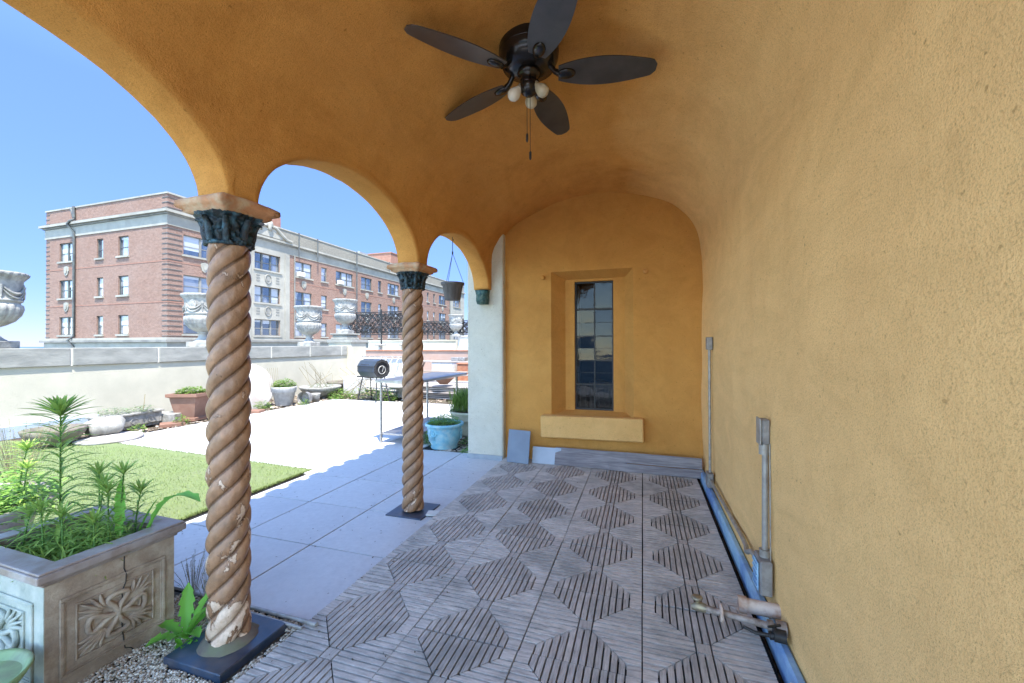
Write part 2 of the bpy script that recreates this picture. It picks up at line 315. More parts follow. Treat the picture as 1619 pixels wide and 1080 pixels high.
# ------------------------------------------------------------------ mesh helpers
class MB:
    def __init__(s): s.v = []; s.f = []; s.sm = []; s.mi = []; s.cur = 0
    def add(s, vs, fs, smooth=False):
        o = len(s.v); s.v += [tuple(a) for a in vs]
        for f in fs: s.f.append(tuple(i + o for i in f)); s.sm.append(smooth); s.mi.append(s.cur)
    def box(s, x0, x1, y0, y1, z0, z1, mat=None):
        vs = [(x, y, z) for z in (z0, z1) for y in (y0, y1) for x in (x0, x1)]
        if mat: vs = [mat @ Vector(v) for v in vs]
        s.add(vs, [(0, 2, 3, 1), (4, 5, 7, 6), (0, 1, 5, 4), (2, 6, 7, 3), (0, 4, 6, 2), (1, 3, 7, 5)])
    def bbox(s, x0, x1, y0, y1, z0, z1, b=.006, mat=None):
        """box with chamfered edges"""
        vs = []; idx = {}
        for ix, x in enumerate((x0, x1)):
            for iy, y in enumerate((y0, y1)):
                for iz, z in enumerate((z0, z1)):
                    sx, sy, sz = (b if ix == 0 else -b), (b if iy == 0 else -b), (b if iz == 0 else -b)
                    for k, p in enumerate(((x, y + sy, z + sz), (x + sx, y, z + sz), (x + sx, y + sy, z))):
                        idx[(ix, iy, iz, k)] = len(vs); vs.append(p)
        f = []
        I = lambda *a: idx[a]
        f += [(I(0,0,0,0), I(0,0,1,0), I(0,1,1,0), I(0,1,0,0)), (I(1,0,0,0), I(1,1,0,0), I(1,1,1,0), I(1,0,1,0)),
              (I(0,0,0,1), I(1,0,0,1), I(1,0,1,1), I(0,0,1,1)), (I(0,1,0,1), I(0,1,1,1), I(1,1,1,1), I(1,1,0,1)),
              (I(0,0,0,2), I(0,1,0,2), I(1,1,0,2), I(1,0,0,2)), (I(0,0,1,2), I(1,0,1,2), I(1,1,1,2), I(0,1,1,2))]
        for ix in (0, 1):
            for iy in (0, 1): f.append((I(ix,iy,0,0), I(ix,iy,0,1), I(ix,iy,1,1), I(ix,iy,1,0)))
            for iz in (0, 1): f.append((I(ix,0,iz,0), I(ix,0,iz,2), I(ix,1,iz,2), I(ix,1,iz,0)))
        for iy in (0, 1):
            for iz in (0, 1): f.append((I(0,iy,iz,1), I(0,iy,iz,2), I(1,iy,iz,2), I(1,iy,iz,1)))
        for ix in (0, 1):
            for iy in (0, 1):
                for iz in (0, 1): f.append((I(ix,iy,iz,0), I(ix,iy,iz,1), I(ix,iy,iz,2)))
        if mat: vs = [mat @ Vector(v) for v in vs]
        s.add(vs, f)
    def tube(s, pts, r, n=10, cap=True, smooth=True, closed=False):
        pts = [Vector(p) for p in pts]; N = len(pts)
        rs = r if isinstance(r, (list, tuple)) else [r] * N
        vs = []; up = None
        for i, p in enumerate(pts):
            if closed: d = pts[(i + 1) % N] - pts[i - 1]
            else: d = pts[min(i + 1, N - 1)] - pts[max(i - 1, 0)]
            d.normalize()
            if up is None: up = Vector((0, 0, 1)) if abs(d.z) < .9 else Vector((1, 0, 0))
            a = d.cross(up)
            if a.length < 1e-4: a = d.cross(Vector((.3, .8, .5)))
            a.normalize(); b = a.cross(d).normalized(); up = b
            for k in range(n):
                t = 2 * pi * k / n; vs.append(p + a * cos(t) * rs[i] + b * sin(t) * rs[i])
        fs = []
        for i in range(N if closed else N - 1):
            j = (i + 1) % N
            for k in range(n): fs.append((i * n + k, i * n + (k + 1) % n, j * n + (k + 1) % n, j * n + k))
        s.add(vs, fs, smooth)
        if cap and not closed: s.add([vs[k] for k in range(n)], [tuple(reversed(range(n)))]); s.add(vs[-n:], [tuple(range(n))])
    def lathe(s, prof, c=(0, 0, 0), n=32, mod=None, smooth=True, mat=None):
        vs = []
        for i, (r, z) in enumerate(prof):
            for k in range(n):
                t = 2 * pi * k / n; rr = mod(r, z, t) if mod else r
                v = Vector((c[0] + rr * cos(t), c[1] + rr * sin(t), c[2] + z))
                vs.append(mat @ v if mat else v)
        fs = []
        for i in range(len(prof) - 1):
            for k in range(n): fs.append((i * n + k, i * n + (k + 1) % n, (i + 1) * n + (k + 1) % n, (i + 1) * n + k))
        s.add(vs, fs, smooth)
    def prism(s, poly, z0, z1, mat=None):
        n = len(poly); vs = [(x, y, z0) for x, y in poly] + [(x, y, z1) for x, y in poly]
        if mat: vs = [mat @ Vector(v) for v in vs]
        s.add(vs, [tuple(reversed(range(n))), tuple(range(n, 2 * n))] + [(i, (i + 1) % n, n + (i + 1) % n, n + i) for i in range(n)])
    def blade(s, b, d, L, w, droop=.5, n=3, up=Vector((0, 0, 1)), taper=.5):
        """narrow leaf with mid-rib fold"""
        b = Vector(b); d = Vector(d).normalized()
        side = d.cross(up)
        if side.length < .05: side = d.cross(Vector((1, .3, 0)))
        side.normalize(); vs = []; p = b.copy(); dd = d.copy()
        for i in range(n + 1):
            t = i / n; ww = w * (sin(pi * min(1, t * .9 + .08)) ** taper) * (1 if i < n else 0.02) * .5
            nn = side.cross(dd) * ww * .35
            vs += [p - side * ww + nn, p, p + side * ww + nn]
            p = p + dd * (L / n); dd = (dd - Vector((0, 0, droop / n))).normalized()
        fs = []
        for i in range(n):
            a = i * 3; fs += [(a, a + 1, a + 4, a + 3), (a + 1, a + 2, a + 5, a + 4)]
        s.add(vs, fs, True)
    def build(s, name, mat, parent=None, loc=None):
        me = bpy.data.meshes.new(name); me.from_pydata(s.v, [], s.f); me.update()
        me.polygons.foreach_set('use_smooth', s.sm)
        for m in (mat if isinstance(mat, list) else [mat]): me.materials.append(m)
        me.polygons.foreach_set('material_index', s.mi)
        o = bpy.data.objects.new(name, me); col.objects.link(o)
        if parent: o.parent = parent
        if loc: o.location = loc
        return o
def tag(o, label=None, cat=None, group=None, kind=None):
    if label: o['label'] = label
    if cat: o['category'] = cat
    if group: o['group'] = group
    if kind: o['kind'] = kind
    return o
def thing(name, label, cat, loc=(0, 0, 0), rz=0, group=None):
    o = bpy.data.objects.new(name, None); col.objects.link(o); o.location = loc; o.rotation_euler.z = rz
    o.empty_display_size = .1
    return tag(o, label, cat, group)
def copytree(o, parent=None):
    c = o.copy(); col.objects.link(c); c.parent = parent
    for ch in list(o.children): copytree(ch, c)
    return c
def nz(p, s, a, seed=0):
    return (noise.noise(Vector(p) * s + Vector((seed, seed * 1.7, 3.1)))) * a

# ------------------------------------------------------------------ ground, deck, paving
g = MB(); g.box(-14000, 14000, -14000, 14000, -41, -40); tag(g.build('lake_water', M['water']), kind='structure')
g = MB(); g.box(-90, 400, -300, 500, -26, -25.9); tag(g.build('street_ground', M['city']), kind='structure')
g = MB(); g.box(-9.4, 9, -7, 25, -.6, -.075); tag(g.build('roof_terrace_ground', M['soil']), kind='structure')

# gravel of small pale pebbles by the planter
g = MB(); g.box(-1.9, -.02, -4, -.12, -.075, -.040)
gr = g.build('gravel_ground', M['gravel_base']); tag(gr, kind='structure')
m, t, p = nt('pea_gravel'); gg = t.nodes.new('ShaderNodeNewGeometry')
t.links.new(ramp(t, gg.outputs['Random Per Island'], [(0, (.24, .19, .13)), (.4, (.48, .41, .30)), (1, (.72, .65, .52))]), p.inputs['Base Color'])
p.inputs['Roughness'].default_value = .8
pb = MB()
for i in range(15000):
    x = R.uniform(-1.0, -.03); y = R.uniform(-1.25, -.13)
    if x > -.44 and x < -.06 and -.58 < y < -.2: continue
    a = R.uniform(.0045, .0095); th = R.uniform(0, pi); q = Matrix.Translation((x, y, -.038 + R.uniform(0, .010))) @ Matrix.Rotation(th, 4, 'Z') @ Matrix.Rotation(R.uniform(-.5, .5), 4, 'X')
    vs = [q @ Vector(v) for v in ((a * 1.4, 0, 0), (0, a, 0), (-a * 1.4, 0, 0), (0, -a, 0), (0, 0, a * .8), (0, 0, -a * .8))]
    pb.add(vs, [(0, 1, 4), (1, 2, 4), (2, 3, 4), (3, 0, 4), (1, 0, 5), (2, 1, 5), (3, 2, 5), (0, 3, 5)], True)
tag(pb.build('pea_gravel', m), 'small pale pebbles spread between the carved planter and the column', 'gravel', kind='stuff')

# wooden deck tiles: longitudinal and cross slats meeting on diagonals
S = .6; h = S / 16
g = MB(); g.box(-.003, 2.425, -4.2, 3.39, -.07, -.045); tag(g.build('deck_base', M['deck_bed']), kind='structure')
dy, dx = MB(), MB()
def slat(mb, q, x0, x1, f0, f1, gap, swap):
    # trapezoid slat between u=x0..x1 and v from f(u) to f
    e = gap
    P = [(x0 + e, f0(x0 + e)), (x1 - e, f0(x1 - e)), (x1 - e, f1), (x0 + e, f1)]
    if swap: P = [(b, a) for a, b in P]
    # orientation
    ar = sum(P[i][0] * P[(i + 1) % 4][1] - P[(i + 1) % 4][0] * P[i][1] for i in range(4))
    if ar < 0: P = P[::-1]
    mb.prism(P, -.032, 0, q)
for i in range(4):
    for j in range(-4, 9):
        cx = (i + .5) * S; cy = (j + .5) * S + R.uniform(-.006, .006) + (i == 3) * R.uniform(-.012, .012)
        if cy - S / 2 > 3.3: continue
        q = Matrix.Translation((cx + R.uniform(-.002, .002), cy, R.uniform(-.0025, 0))) @ Matrix.Rotation(R.uniform(-.004, .004), 4, 'Z')
        E_ = 8 * h - .0038; gp = .0045; dg = .004
        for sgn in (1, -1):
            for k in range(-6, 6):
                lo = lambda u: sgn * max(abs(u) + dg, h + dg)
                slat(dy, q, k * h, (k + 1) * h, lo, sgn * E_, gp, False)
                slat(dx, q, k * h, (k + 1) * h, lo, sgn * E_, .0050, True)
            for s2 in (1, -1):   # corner squares, two cross slats each
                for a, b in ((6, 8),):
                    P = [(s2 * (a * h + gp), sgn * (6 * h + gp)), (s2 * E_, sgn * (6 * h + gp)), (s2 * E_, sgn * E_), (s2 * (a * h + gp), sgn * E_)]
                    if s2 * sgn < 0: P = P[::-1]
                    dx.prism(P, -.020, -.0005, q)
        dy.prism([(-h + dg, -h + dg), (h - dg, -h + dg), (h - dg, h - dg), (-h + dg, h - dg)], -.02, -.0005, q)
dk = dy.build('deck_slats', M['deck_y']); tag(dk, kind='structure')
tag(dx.build('deck_slats', M['deck_x']), kind='structure')

# large porcelain paving slabs
g = MB()
xs = [-.006 - .7 * k for k in range(0, 11)]
for a in range(len(xs) - 1):
    x1, x0 = xs[a], xs[a + 1]
    off = 0
    for j in range(-8, 11):
        y0 = -.1 + .724 * j; y1 = y0 + .724
        if x1 > -1.3 and y1 < .05: continue
        if x0 < -2.2 and y1 < 2.3 : continue          # turf lies here
        if x1 < -6.6: continue
        if y0 > 7.3: continue
        if x1 > -1.0 and y0 > 3.3: continue
        g.bbox(max(x0, -6.75) + .006, x1 - .006, y0 + .006, y1 - .006, -.049, -.030 + R.uniform(-.0012, .0012), .0015)
tag(g.build('terrace_paving', M['paving']), kind='structure')
g = MB(); g.box(-6.8, -.01, -.1, 7.55, -.072, -.050); g.box(-6.8, -1.9, -4, -.101, -.072, -.050); g2 = g.build('paving_bed', M['deck_bed']); g2.location.z = 0; tag(g2, kind='structure')
g = MB()
# turf: slightly proud sheet with fibres along its edge
g.prism([(-8.35, -4), (-2.2, -4), (-2.2, 2.20), (-6.5, 2.42), (-8.3, 2.0)], -.045, -.0265)
tag(g.build('turf_base', M['turf']), kind='structure')
g = MB()
for i in range(26000):
    u = R.random() ** 1.0; x = -2.2 - u * 5.8; y = R.uniform(-.3, 2.2)
    if R.random() < .12: x = -2.2 + R.uniform(-.01, .02)
    elif R.random() < .08: y = 2.2 + (-2.2 - x) / 4.3 * .22
    L = R.uniform(.015, .028); a = R.uniform(0, 2 * pi); w = .003
    b = Vector((x, y, -.028)); tp = b + Vector((cos(a) * L * .5, sin(a) * L * .5, L)); s_ = Vector((-sin(a) * w, cos(a) * w, 0))
    g.add([b - s_, b + s_, tp], [(0, 1, 2)])
m = leafmat('turf_fibres', (.14, .20, .055), (.27, .34, .12), .2)
tag(g.build('artificial_grass', m), 'bright green artificial grass sheet on the sunny terrace', 'artificial grass', kind='stuff')

g = MB()
for i in range(420):
    if i < 260: x, y = R.uniform(-2.0, .0), R.uniform(-.1, 3.2)
    else: x, y = abs(R.gauss(0, .5)), R.uniform(-.6, 3.1)
    if x > 2.35: continue
    a = R.uniform(.003, .009); q = Matrix.Translation((x, y, (.004 if x > 0 else -.026))) @ Matrix.Rotation(R.uniform(0, 6), 4, 'Z') @ Matrix.Rotation(R.uniform(-.5, .5), 4, 'X')
    g.add([q @ Vector(v) for v in ((-a, -a * .4, 0), (a, -a * .3, .001), (a * .8, a * .5, .002), (-a * .7, a * .4, .0))], [(0, 1, 2, 3)])
tag(g.build('grit', M['soil']), 'tiny dry crumbs scattered over the deck edge and shaded paving', 'grit', kind='stuff')
# ------------------------------------------------------------------ loggia
log = thing('loggia', 'ochre stucco loggia with vaulted ceiling and arches on twisted columns', 'loggia')
PR = [(-.17, 2.30), (-.17, 2.60), (-.165, 2.74), (-.135, 2.86), (-.02, 3.03), (.12, 3.15), (.29, 3.25), (.64, 3.41), (.98, 3.49), (1.30, 3.505), (1.70, 3.45),
      (2.0, 3.345), (2.215, 3.22), (2.39, 3.03), (2.468, 2.835), (2.492, 2.60), (2.495, 2.3), (2.495, 1.8), (2.493, 1.2), (2.492, .6), (2.49, -.06)]
def cr(P, n):
    out = []
    for i in range(len(P) - 1):
        p0, p1, p2, p3 = P[max(i - 1, 0)], P[i], P[i + 1], P[min(i + 2, len(P) - 1)]
        for k in range(n):
            t = k / n
            out.append(tuple(.5 * (2 * b + (c - a) * t + (2 * a - 5 * b + 4 * c - d) * t * t + (3 * b - a - 3 * c + d) * t ** 3) for a, b, c, d in zip(p0, p1, p2, p3)))
    out.append(P[-1]); return out
prof = cr(PR, 4)
def xL(z):
    for (a, b), (c, d) in zip(prof, prof[1:]):
        if b <= z <= d and c < 1: return a + (c - a) * (z - b) / max(d - b, 1e-6)
    return prof[0][0]
ZS = 2.95
rest = [p for i, p in enumerate(prof) if p[1] > ZS or p[0] > .5]
A_, H_ = .83, .50
ycs = [.535 + 1.835 * k for k in (-2, -1, 0, 1)]
samples = []   # (y, zlow, foot, ny, nz)
for c in ycs:
    for k in range(0, 41):
        ph = pi * k / 40; y = c - A_ * cos(ph); z = 2.30 + H_ * sin(ph)
        n_ = Vector((-cos(ph) / A_, sin(ph) / H_)).normalized(); samples.append((y, z, n_.x, n_.y))
    ye = c + A_
    for q in (.25, .5, .75): samples.append((ye + q * (1.835 - 2 * A_), 2.30, 0, 0))
samples = [s_ for s_ in samples if s_[0] <= 3.32]
samples.append((3.41, 2.30, 0, 0))
samples = [s_ for s_ in samples if s_[0] > -2.7]
samples.insert(0, (-2.7, 2.3, 0, 0))
g = MB(); rows = []
for (y, zl, ny, nzz) in samples:
    ch = nz((y, zl, 0), 14, .006)
    zl2 = zl + ch
    rr = .018
    c_ = []
    xi = xL(max(zl2, 2.3)); xo = -.39
    c_.append((xo, y + ny * 1.4, 3.9) if 0 else (xo, y, 3.9))
    c_.append((xo, y + ny * rr * 2, zl2 + nzz * rr * 2))
    c_.append((xo + .003, y + ny * rr * .3, zl2 + nzz * rr * .3))
    c_.append((xo + rr, y, zl2))
    c_.append((xo * .5 + xi * .5, y, zl2 + nz((y, 9, 1), 8, .004)))
    c_.append((xi - rr, y, zl2))
    c_.append((xi - .003, y + ny * rr * .3, zl2 + nzz * rr * .3))
    z0 = zl2 + nzz * rr * 2; 
    for k in range(9):
        tt = k / 8; z = z0 + (ZS - z0) * tt
        c_.append((xL(z), y + ny * rr * 2 * (1 - tt), z))
    for (px, pz) in rest: c_.append((px, y, pz))
    rows.append(c_)
vs = []; 
for ri, r_ in enumerate(rows):
    for ci, (x, y, z) in enumerate(r_):
        if ci >= 8 and z > .2:
            d = nz((x * 1.0, y, z), 1.6, .022) + nz((x, y, z), 5, .007)
            cxv, czv = 1.16, 1.9
            n_ = Vector((cxv - x, 0, (czv - z) if z > 2.4 else 0)).normalized(); x += n_.x * d; z += n_.z * d
        vs.append((x, y, z))
nc = len(rows[0]); fs = []
for i in range(len(rows) - 1):
    for k in range(nc - 1): fs.append((i * nc + k, i * nc + k + 1, (i + 1) * nc + k + 1, (i + 1) * nc + k))
# finer subdivision along y for the long first step is not needed
g.add(vs, fs, True)
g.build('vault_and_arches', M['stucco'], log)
# building mass above and to the right (casts the shade)
g = MB(); g.box(-.385, 9, -2.7, 3.95, 3.62, 4.02); g.box(2.56, 9, -2.7, 12, -.06, 3.6); g.box(3.2, 9, -2.7, 12, 4.03, 5.2)
g.box(-.18, 2.55, 3.62, 3.95, 3.0, 3.60)
g.build('roof_slab', M['pale_stucco'], log)
g = MB()
yy = -2.7
while yy < 5.4:
    L0, L1 = Vector((-.72, yy, 3.93)), Vector((.1, yy, 4.22))
    ring = []
    for P_, r_ in ((L0, .10), (L1, .09)):
        for k in range(9):
            a = pi * k / 8; ring.append((P_.x, P_.y + r_ * cos(a), P_.z + r_ * sin(a)))
    g.add(ring, [(k, k + 1, 10 + k, 9 + k) for k in range(8)], True)
    ring = []
    for P_, r_ in ((L0 + Vector((0.035, .15, .0)), .055), (L1 + Vector((0, .15, 0)), .055)):
        for k in range(7):
            a = pi + pi * k / 6; ring.append((P_.x, P_.y + r_ * cos(a), P_.z + .04 + r_ * sin(a)))
    g.add(ring, [(k, k + 1, 8 + k, 7 + k) for k in range(6)], True)
    yy += .30
g.build('roof_tiles', M['cap_tile'], log)
g = MB(); g.box(-.55, -.40, -2.7, 5.4, 3.80, 3.90); g.build('eave_board', M['pale_stucco'], log)

# end wall with splayed window recess
WX0, WX1, WZ0, WZ1 = .644, 1.70, .60, 2.515
BX0, BX1, BZ1, BY = .80, 1.585, 2.43, 3.60
GX0, GX1, GZ0, GZ1 = .925, 1.44, .655, 2.40
def holed(g, u0, u1, z0, z1, holes, f, flip=False):
    us = sorted({u0, u1, *[a for h_ in holes for a in h_[:2]]}); zs = sorted({z0, z1, *[a for h_ in holes for a in h_[2:]]})
    for a, b in zip(us, us[1:]):
        for c, d in zip(zs, zs[1:]):
            um, zm = (a + b) / 2, (c + d) / 2
            if any(h_[0] < um < h_[1] and h_[2] < zm < h_[3] for h_ in holes): continue
            q = [f(a, c), f(b, c), f(b, d), f(a, d)]
            g.add(q[::-1] if flip else q, [(0, 1, 2, 3)])
g = MB()
holed(g, -.2, 2.56, -.06, 3.6, [(WX0, WX1, WZ0, WZ1)], lambda u, z: (u, 3.4, z))
g.build('end_wall', M['stucco_end'], log)
g = MB()
o4 = [(WX0, WZ0), (WX1, WZ0), (WX1, WZ1), (WX0, WZ1)]; b4 = [(BX0, GZ0), (BX1, GZ0), (BX1, BZ1), (BX0, BZ1)]; g4 = [(GX0, GZ0 + .004), (GX1, GZ0 + .004), (GX1, GZ1), (GX0, GZ1)]
for k in range(4):
    a, b = o4[k], o4[(k + 1) % 4]; c, d = b4[k], b4[(k + 1) % 4]
    g.add([(a[0], 3.4, a[1]), (b[0], 3.4, b[1]), (d[0], BY, d[1]), (c[0], BY, c[1])], [(0, 1, 2, 3)])
    a, b = b4[k], b4[(k + 1) % 4]; c, d = g4[k], g4[(k + 1) % 4]
    g.add([(a[0], BY, a[1]), (b[0], BY, b[1]), (d[0], BY, d[1]), (c[0], BY, c[1])], [(0, 1, 2, 3)])
    g.add([(c[0], BY, c[1]), (d[0], BY, d[1]), (d[0], BY + .12, d[1]), (c[0], BY + .12, c[1])], [(0, 1, 2, 3)])
g.build('window_reveal', M['stucco_end'], log)
g = MB(); g.bbox(.53, 1.82, 3.27, 3.398, .31, .596, .012, Matrix.Rotation(-.012, 4, 'Y') @ Matrix.Translation((0, 0, .012)))
g.build('window_ledge', M['stucco_ledge'], log)
# leaded window
g = MB(); fy = 3.67
def bar(x0, x1, z0, z1, d=.018, y=fy): g.box(x0, x1, y - d, y + d, z0, z1)
bar(GX0, GX0 + .022, GZ0, GZ1, .022); bar(GX1 - .022, GX1, GZ0, GZ1, .022); bar(GX0 + .022, GX1 - .022, GZ1 - .022, GZ1, .022); bar(GX0 + .022, GX1 - .022, GZ0, GZ0 + .03, .022)
cxm = (GX0 + GX1) / 2 + .005
H0 = GZ1 - GZ0
bar(cxm - .009, cxm + .009, GZ0 + .03, GZ1 - .022, .012)
for fz, w in ((.785, .014), (.575, .008), (.385, .008), (.20, .010)):
    z = GZ0 + H0 * fz; bar(GX0 + .022, GX1 - .022, z - w, z + w, .015)
for fz in (.68, .48, .29):
    z = GZ0 + H0 * fz; bar(GX0 + .022, GX1 - .022, z - .003, z + .003, .006)
for fx in (.13, .27, .40, .62, .75, .88):
    x = GX0 + (GX1 - GX0) * fx; bar(x - .003, x + .003, GZ0 + .03, GZ0 + H0 * .2 - .01, .008)
for fx in (.68, .82):
    cx = GX0 + (GX1 - GX0) * fx
win = g.build('leaded_window', M['iron'], log)
g = MB()
for k in range(5):    # casement stay
    pass
g.tube([(GX0 + .03, fy - .02, GZ0 + H0 * .385), (GX0 + .035, fy - .05, GZ0 + H0 * .38), (GX0 + .04, fy - .05, GZ0 + H0 * .34)], .006, 6)
g.build('window_latch', M['iron'], win)
g = MB(); rz_ = random.Random(4)
zc_ = [GZ0 + .02, GZ0 + H0 * .20, GZ0 + H0 * .29, GZ0 + H0 * .385, GZ0 + H0 * .48, GZ0 + H0 * .575, GZ0 + H0 * .68, GZ0 + H0 * .785, GZ1 - .02]
for za, zb in zip(zc_, zc_[1:]):
    for xa, xb_ in ((GX0 + .02, cxm), (cxm, GX1 - .02)):
        q_ = [fy + rz_.uniform(-.0035, .0035) for _ in range(4)]; q_[3] = q_[0] + q_[2] - q_[1]
        g.add([(xa, q_[0], za), (xb_, q_[1], za), (xb_, q_[2], zb), (xa, q_[3], zb)], [(0, 1, 2, 3)])
g.build('pane', M['clear'], win)
# dim room behind the glass
g = MB()
rx0, rx1, ry1, rz0, rz1 = .1, 2.4, 5.6, -.05, 2.9
g.add([(rx0, 3.73, rz0), (rx1, 3.73, rz0), (rx1, ry1, rz0), (rx0, ry1, rz0), (rx0, 3.73, rz1), (rx1, 3.73, rz1), (rx1, ry1, rz1), (rx0, ry1, rz1)],
      [(0, 1, 2, 3), (4, 7, 6, 5), (0, 3, 7, 4), (1, 5, 6, 2), (3, 2, 6, 7)])
g.build('dark_room', M['room'], log)
g = MB(); g.box(.55, .88, 4.35, 4.45, .9, 2.45); g.build('inner_jamb', M['curtain'], log)
g = MB(); g.box(1.0, 2.2, 4.6, 5.0, -.05, .95); g.build('dark_cabinet', M['board_wood'], log)
g = MB()
for i in range(4): g.box(1.05 + .13 * i, 1.16 + .13 * i, 4.9, 4.93, 1.4, 2.1)
# pier at the outer end of the wall
g = MB(); 
pp = [(-.52, 3.3)] + [(-.03 + .03 * sin(a), 3.33 - .03 * cos(a)) for a in [pi / 2 * k / 6 for k in range(7)]] + [(0, 3.5), (0, 4.05), (-.52, 4.05)]
g.prism(pp, -.06, 3.61); g.build('end_pier', M['pale_stucco'], log)
g = MB(); g.box(-.535, -.01, 3.284, 3.299, -.03, .035); g.build('pier_skirting', M['plinth'], log)
# green corbel under the last arch
g = MB(); g.lathe([(.0, 0), (.075, 0), (.088, .05), (.085, .12), (.10, .19), (.0, .19)], (-.277, 3.275, 2.1), 4, mod=lambda r, z, t: r * 1.25)
ob = g.build('arch_corbel', M['capital_far'], log)
ob.data.transform(Matrix.Translation((-.277, 3.275, 0)) @ Matrix.Rotation(pi / 4, 4, 'Z') @ Matrix.Translation((.277, -3.275, 0)))
# small hooks on the end wall
for hx, hz in ((.545, 2.44), (1.845, 2.45)):
    g = MB(); g.lathe([(.0, 0), (.018, .0), (.02, .02), (.028, .03), (.03, .05), (.02, .062), (0, .064)], n=14, mat=Matrix.Translation((hx, 3.4, hz)) @ Matrix.Rotation(pi / 2, 4, 'X'))
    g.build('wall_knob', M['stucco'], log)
# blue painted strip at the foot of the side wall
g = MB(); g.bbox(2.440, 2.489, -2.7, 3.32, -.06, .075, .012); g.build('blue_baseboard', M['blue_paint'], log)

# columns
def column(y, seed, sm, label):
    rd = random.Random(seed)
    g = MB(); R0 = .096; lead = .46; z0, z1 = .0, 2.09
    n = 96; rows_ = 260; prof_ = [(R0, z0 + (z1 - z0) * i / rows_) for i in range(rows_ + 1)]
    def mod(r, z, t):
        u = abs(cos(2 * (t - 2 * pi * z / lead)))     # 4 starts
        rr = R0 * (1.03 - .25 * (1 - u ** .6))
        rr += nz((cos(t) * .3, sin(t) * .3, z), 9, .0035, seed) + nz((cos(t) * .3, sin(t) * .3, z), 40, .0012, seed)
        if z < .05: rr *= 1 + (.05 - z) * .8
        return rr * (1.02 - .02 * z / 2)
    g.lathe(prof_, n=n, mod=mod)
    c = g.build('column', sm, log, loc=(-.28, y, 0))
    if label: c['label'] = label
    # carved capital
    g = MB(); pr = [(.10, 2.07), (.108, 2.075), (.108, 2.085), (.098, 2.10), (.103, 2.13), (.107, 2.16), (.114, 2.19), (.132, 2.212), (.150, 2.228), (.10, 2.229)]
    pr2 = []
    for (a, b) in zip(pr, pr[1:]):
        for k in range(4): pr2.append((a[0] + (b[0] - a[0]) * k / 4, a[1] + (b[1] - a[1]) * k / 4))
    def mod2(r, z, t):
        f = max(0, (z - 2.09) / .13)
        sq = 1 + f * .14 * (abs(cos(2 * (t + pi / 4 * 0))) - .5) * -1
        leaf = .010 * cos(8 * t + 3 * sin(z * 60)) * (1 if 2.09 < z < 2.22 else .2)
        return r * sq + leaf + nz((cos(t) * .25, sin(t) * .25, z), 34, .022, seed)
    g.lathe(pr2, n=96, mod=mod2)
    for k in range(8):                        # upright acanthus leaves
        a = 2 * pi * k / 8; pts = [Vector((cos(a) * r_, sin(a) * r_, z_)) for r_, z_ in ((.098, 2.09), (.104, 2.13), (.110, 2.17), (.132, 2.205), (.148, 2.198))]
        g.tube(pts, [.016, .02, .018, .013, .006], 7)
    cc = g.build('capital', M['capital'], c)
    g = MB()
    N = 9
    def ab(z, e, bulge):
        out = []
        for sd in range(4):
            for k in range(N):
                u = -1 + 2 * k / N
                d = e - bulge * (1 - u * u)
                p_ = (d, u * e, z); a = pi / 2 * sd
                x_, y_ = p_[0] * cos(a) - p_[1] * sin(a), p_[0] * sin(a) + p_[1] * cos(a)
                q_ = nz((x_, y_, z), 16, .012, seed)
                out.append((x_ * (1 + q_ * 4), y_ * (1 + q_ * 4), z + nz((x_, y_, z), 11, .008, seed + 5)))
        return out
    L = [ab(2.226, .118, .01), ab(2.236, .140, .014), ab(2.248, .142, .018), ab(2.258, .163, .022), ab(2.268, .169, .022), ab(2.290, .167, .018), ab(2.297, .158, .016), ab(2.31, .13, .0)]
    nv = len(L[0]); vs_ = [p_ for l_ in L for p_ in l_]
    g.add(vs_, [(i * nv + k, i * nv + (k + 1) % nv, (i + 1) * nv + (k + 1) % nv, (i + 1) * nv + k) for i in range(len(L) - 1) for k in range(nv)], True)
    g.add(L[-1], [tuple(range(nv))]); g.add(L[0], [tuple(reversed(range(nv)))])
    g.build('abacus', M['abacus'], c)
    return c
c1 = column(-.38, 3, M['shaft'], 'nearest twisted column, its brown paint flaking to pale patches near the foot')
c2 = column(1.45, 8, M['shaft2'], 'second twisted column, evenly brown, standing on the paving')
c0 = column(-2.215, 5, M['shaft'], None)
for c_, z_ in ((c1, .004), (c0, .004)):
    g = MB(); g.bbox(-.19, .19, -.195, .195, -.058, z_, .004); g.build('base_plate', M['black_sheet'], c_)
    g = MB(); g.lathe([(.134, .0045), (.130, .012), (.118, .018), (.112, .03), (.09, .04)], n=40, mod=lambda r, z, t: r + nz((cos(t), sin(t), z), 3, .012)); g.build('base_ring', M['dark_stone'], c_)
g = MB(); g.bbox(-.19, .185, -.17, .20, -.058, -.018, .004); g.build('base_plate', M['black_sheet'], c2)

# square white tile next to the second column and thin rods at the slab edge
g = MB(); g.bbox(-.055, .055, -.05, .05, 0, .012, .002)
o = g.build('small_tile', M['white_tile'], loc=(-.052, 1.42, -.017)); o.rotation_euler.z = .25
tag(o, 'small square off-white tile lying at the corner of the second column plate', 'tile')
for k, (y, r_, lb) in enumerate(((-.118, .011, 'upper grey rod lying along the paving edge behind the nearest column'), (-.160, .008, 'thinner lower grey rod lying nearest the column plate'))):
    g = MB(); g.tube([(-1.0 + .3 * k, y + .02, -.04), (-.4, y + .005, -.024), (.03 + .06 * (1 - k), y - .045, .012 - .004 * k)], r_, 8)
    tag(g.build('metal_rod', M['conduit']), lb, 'rod', 'rods along the paving edge')

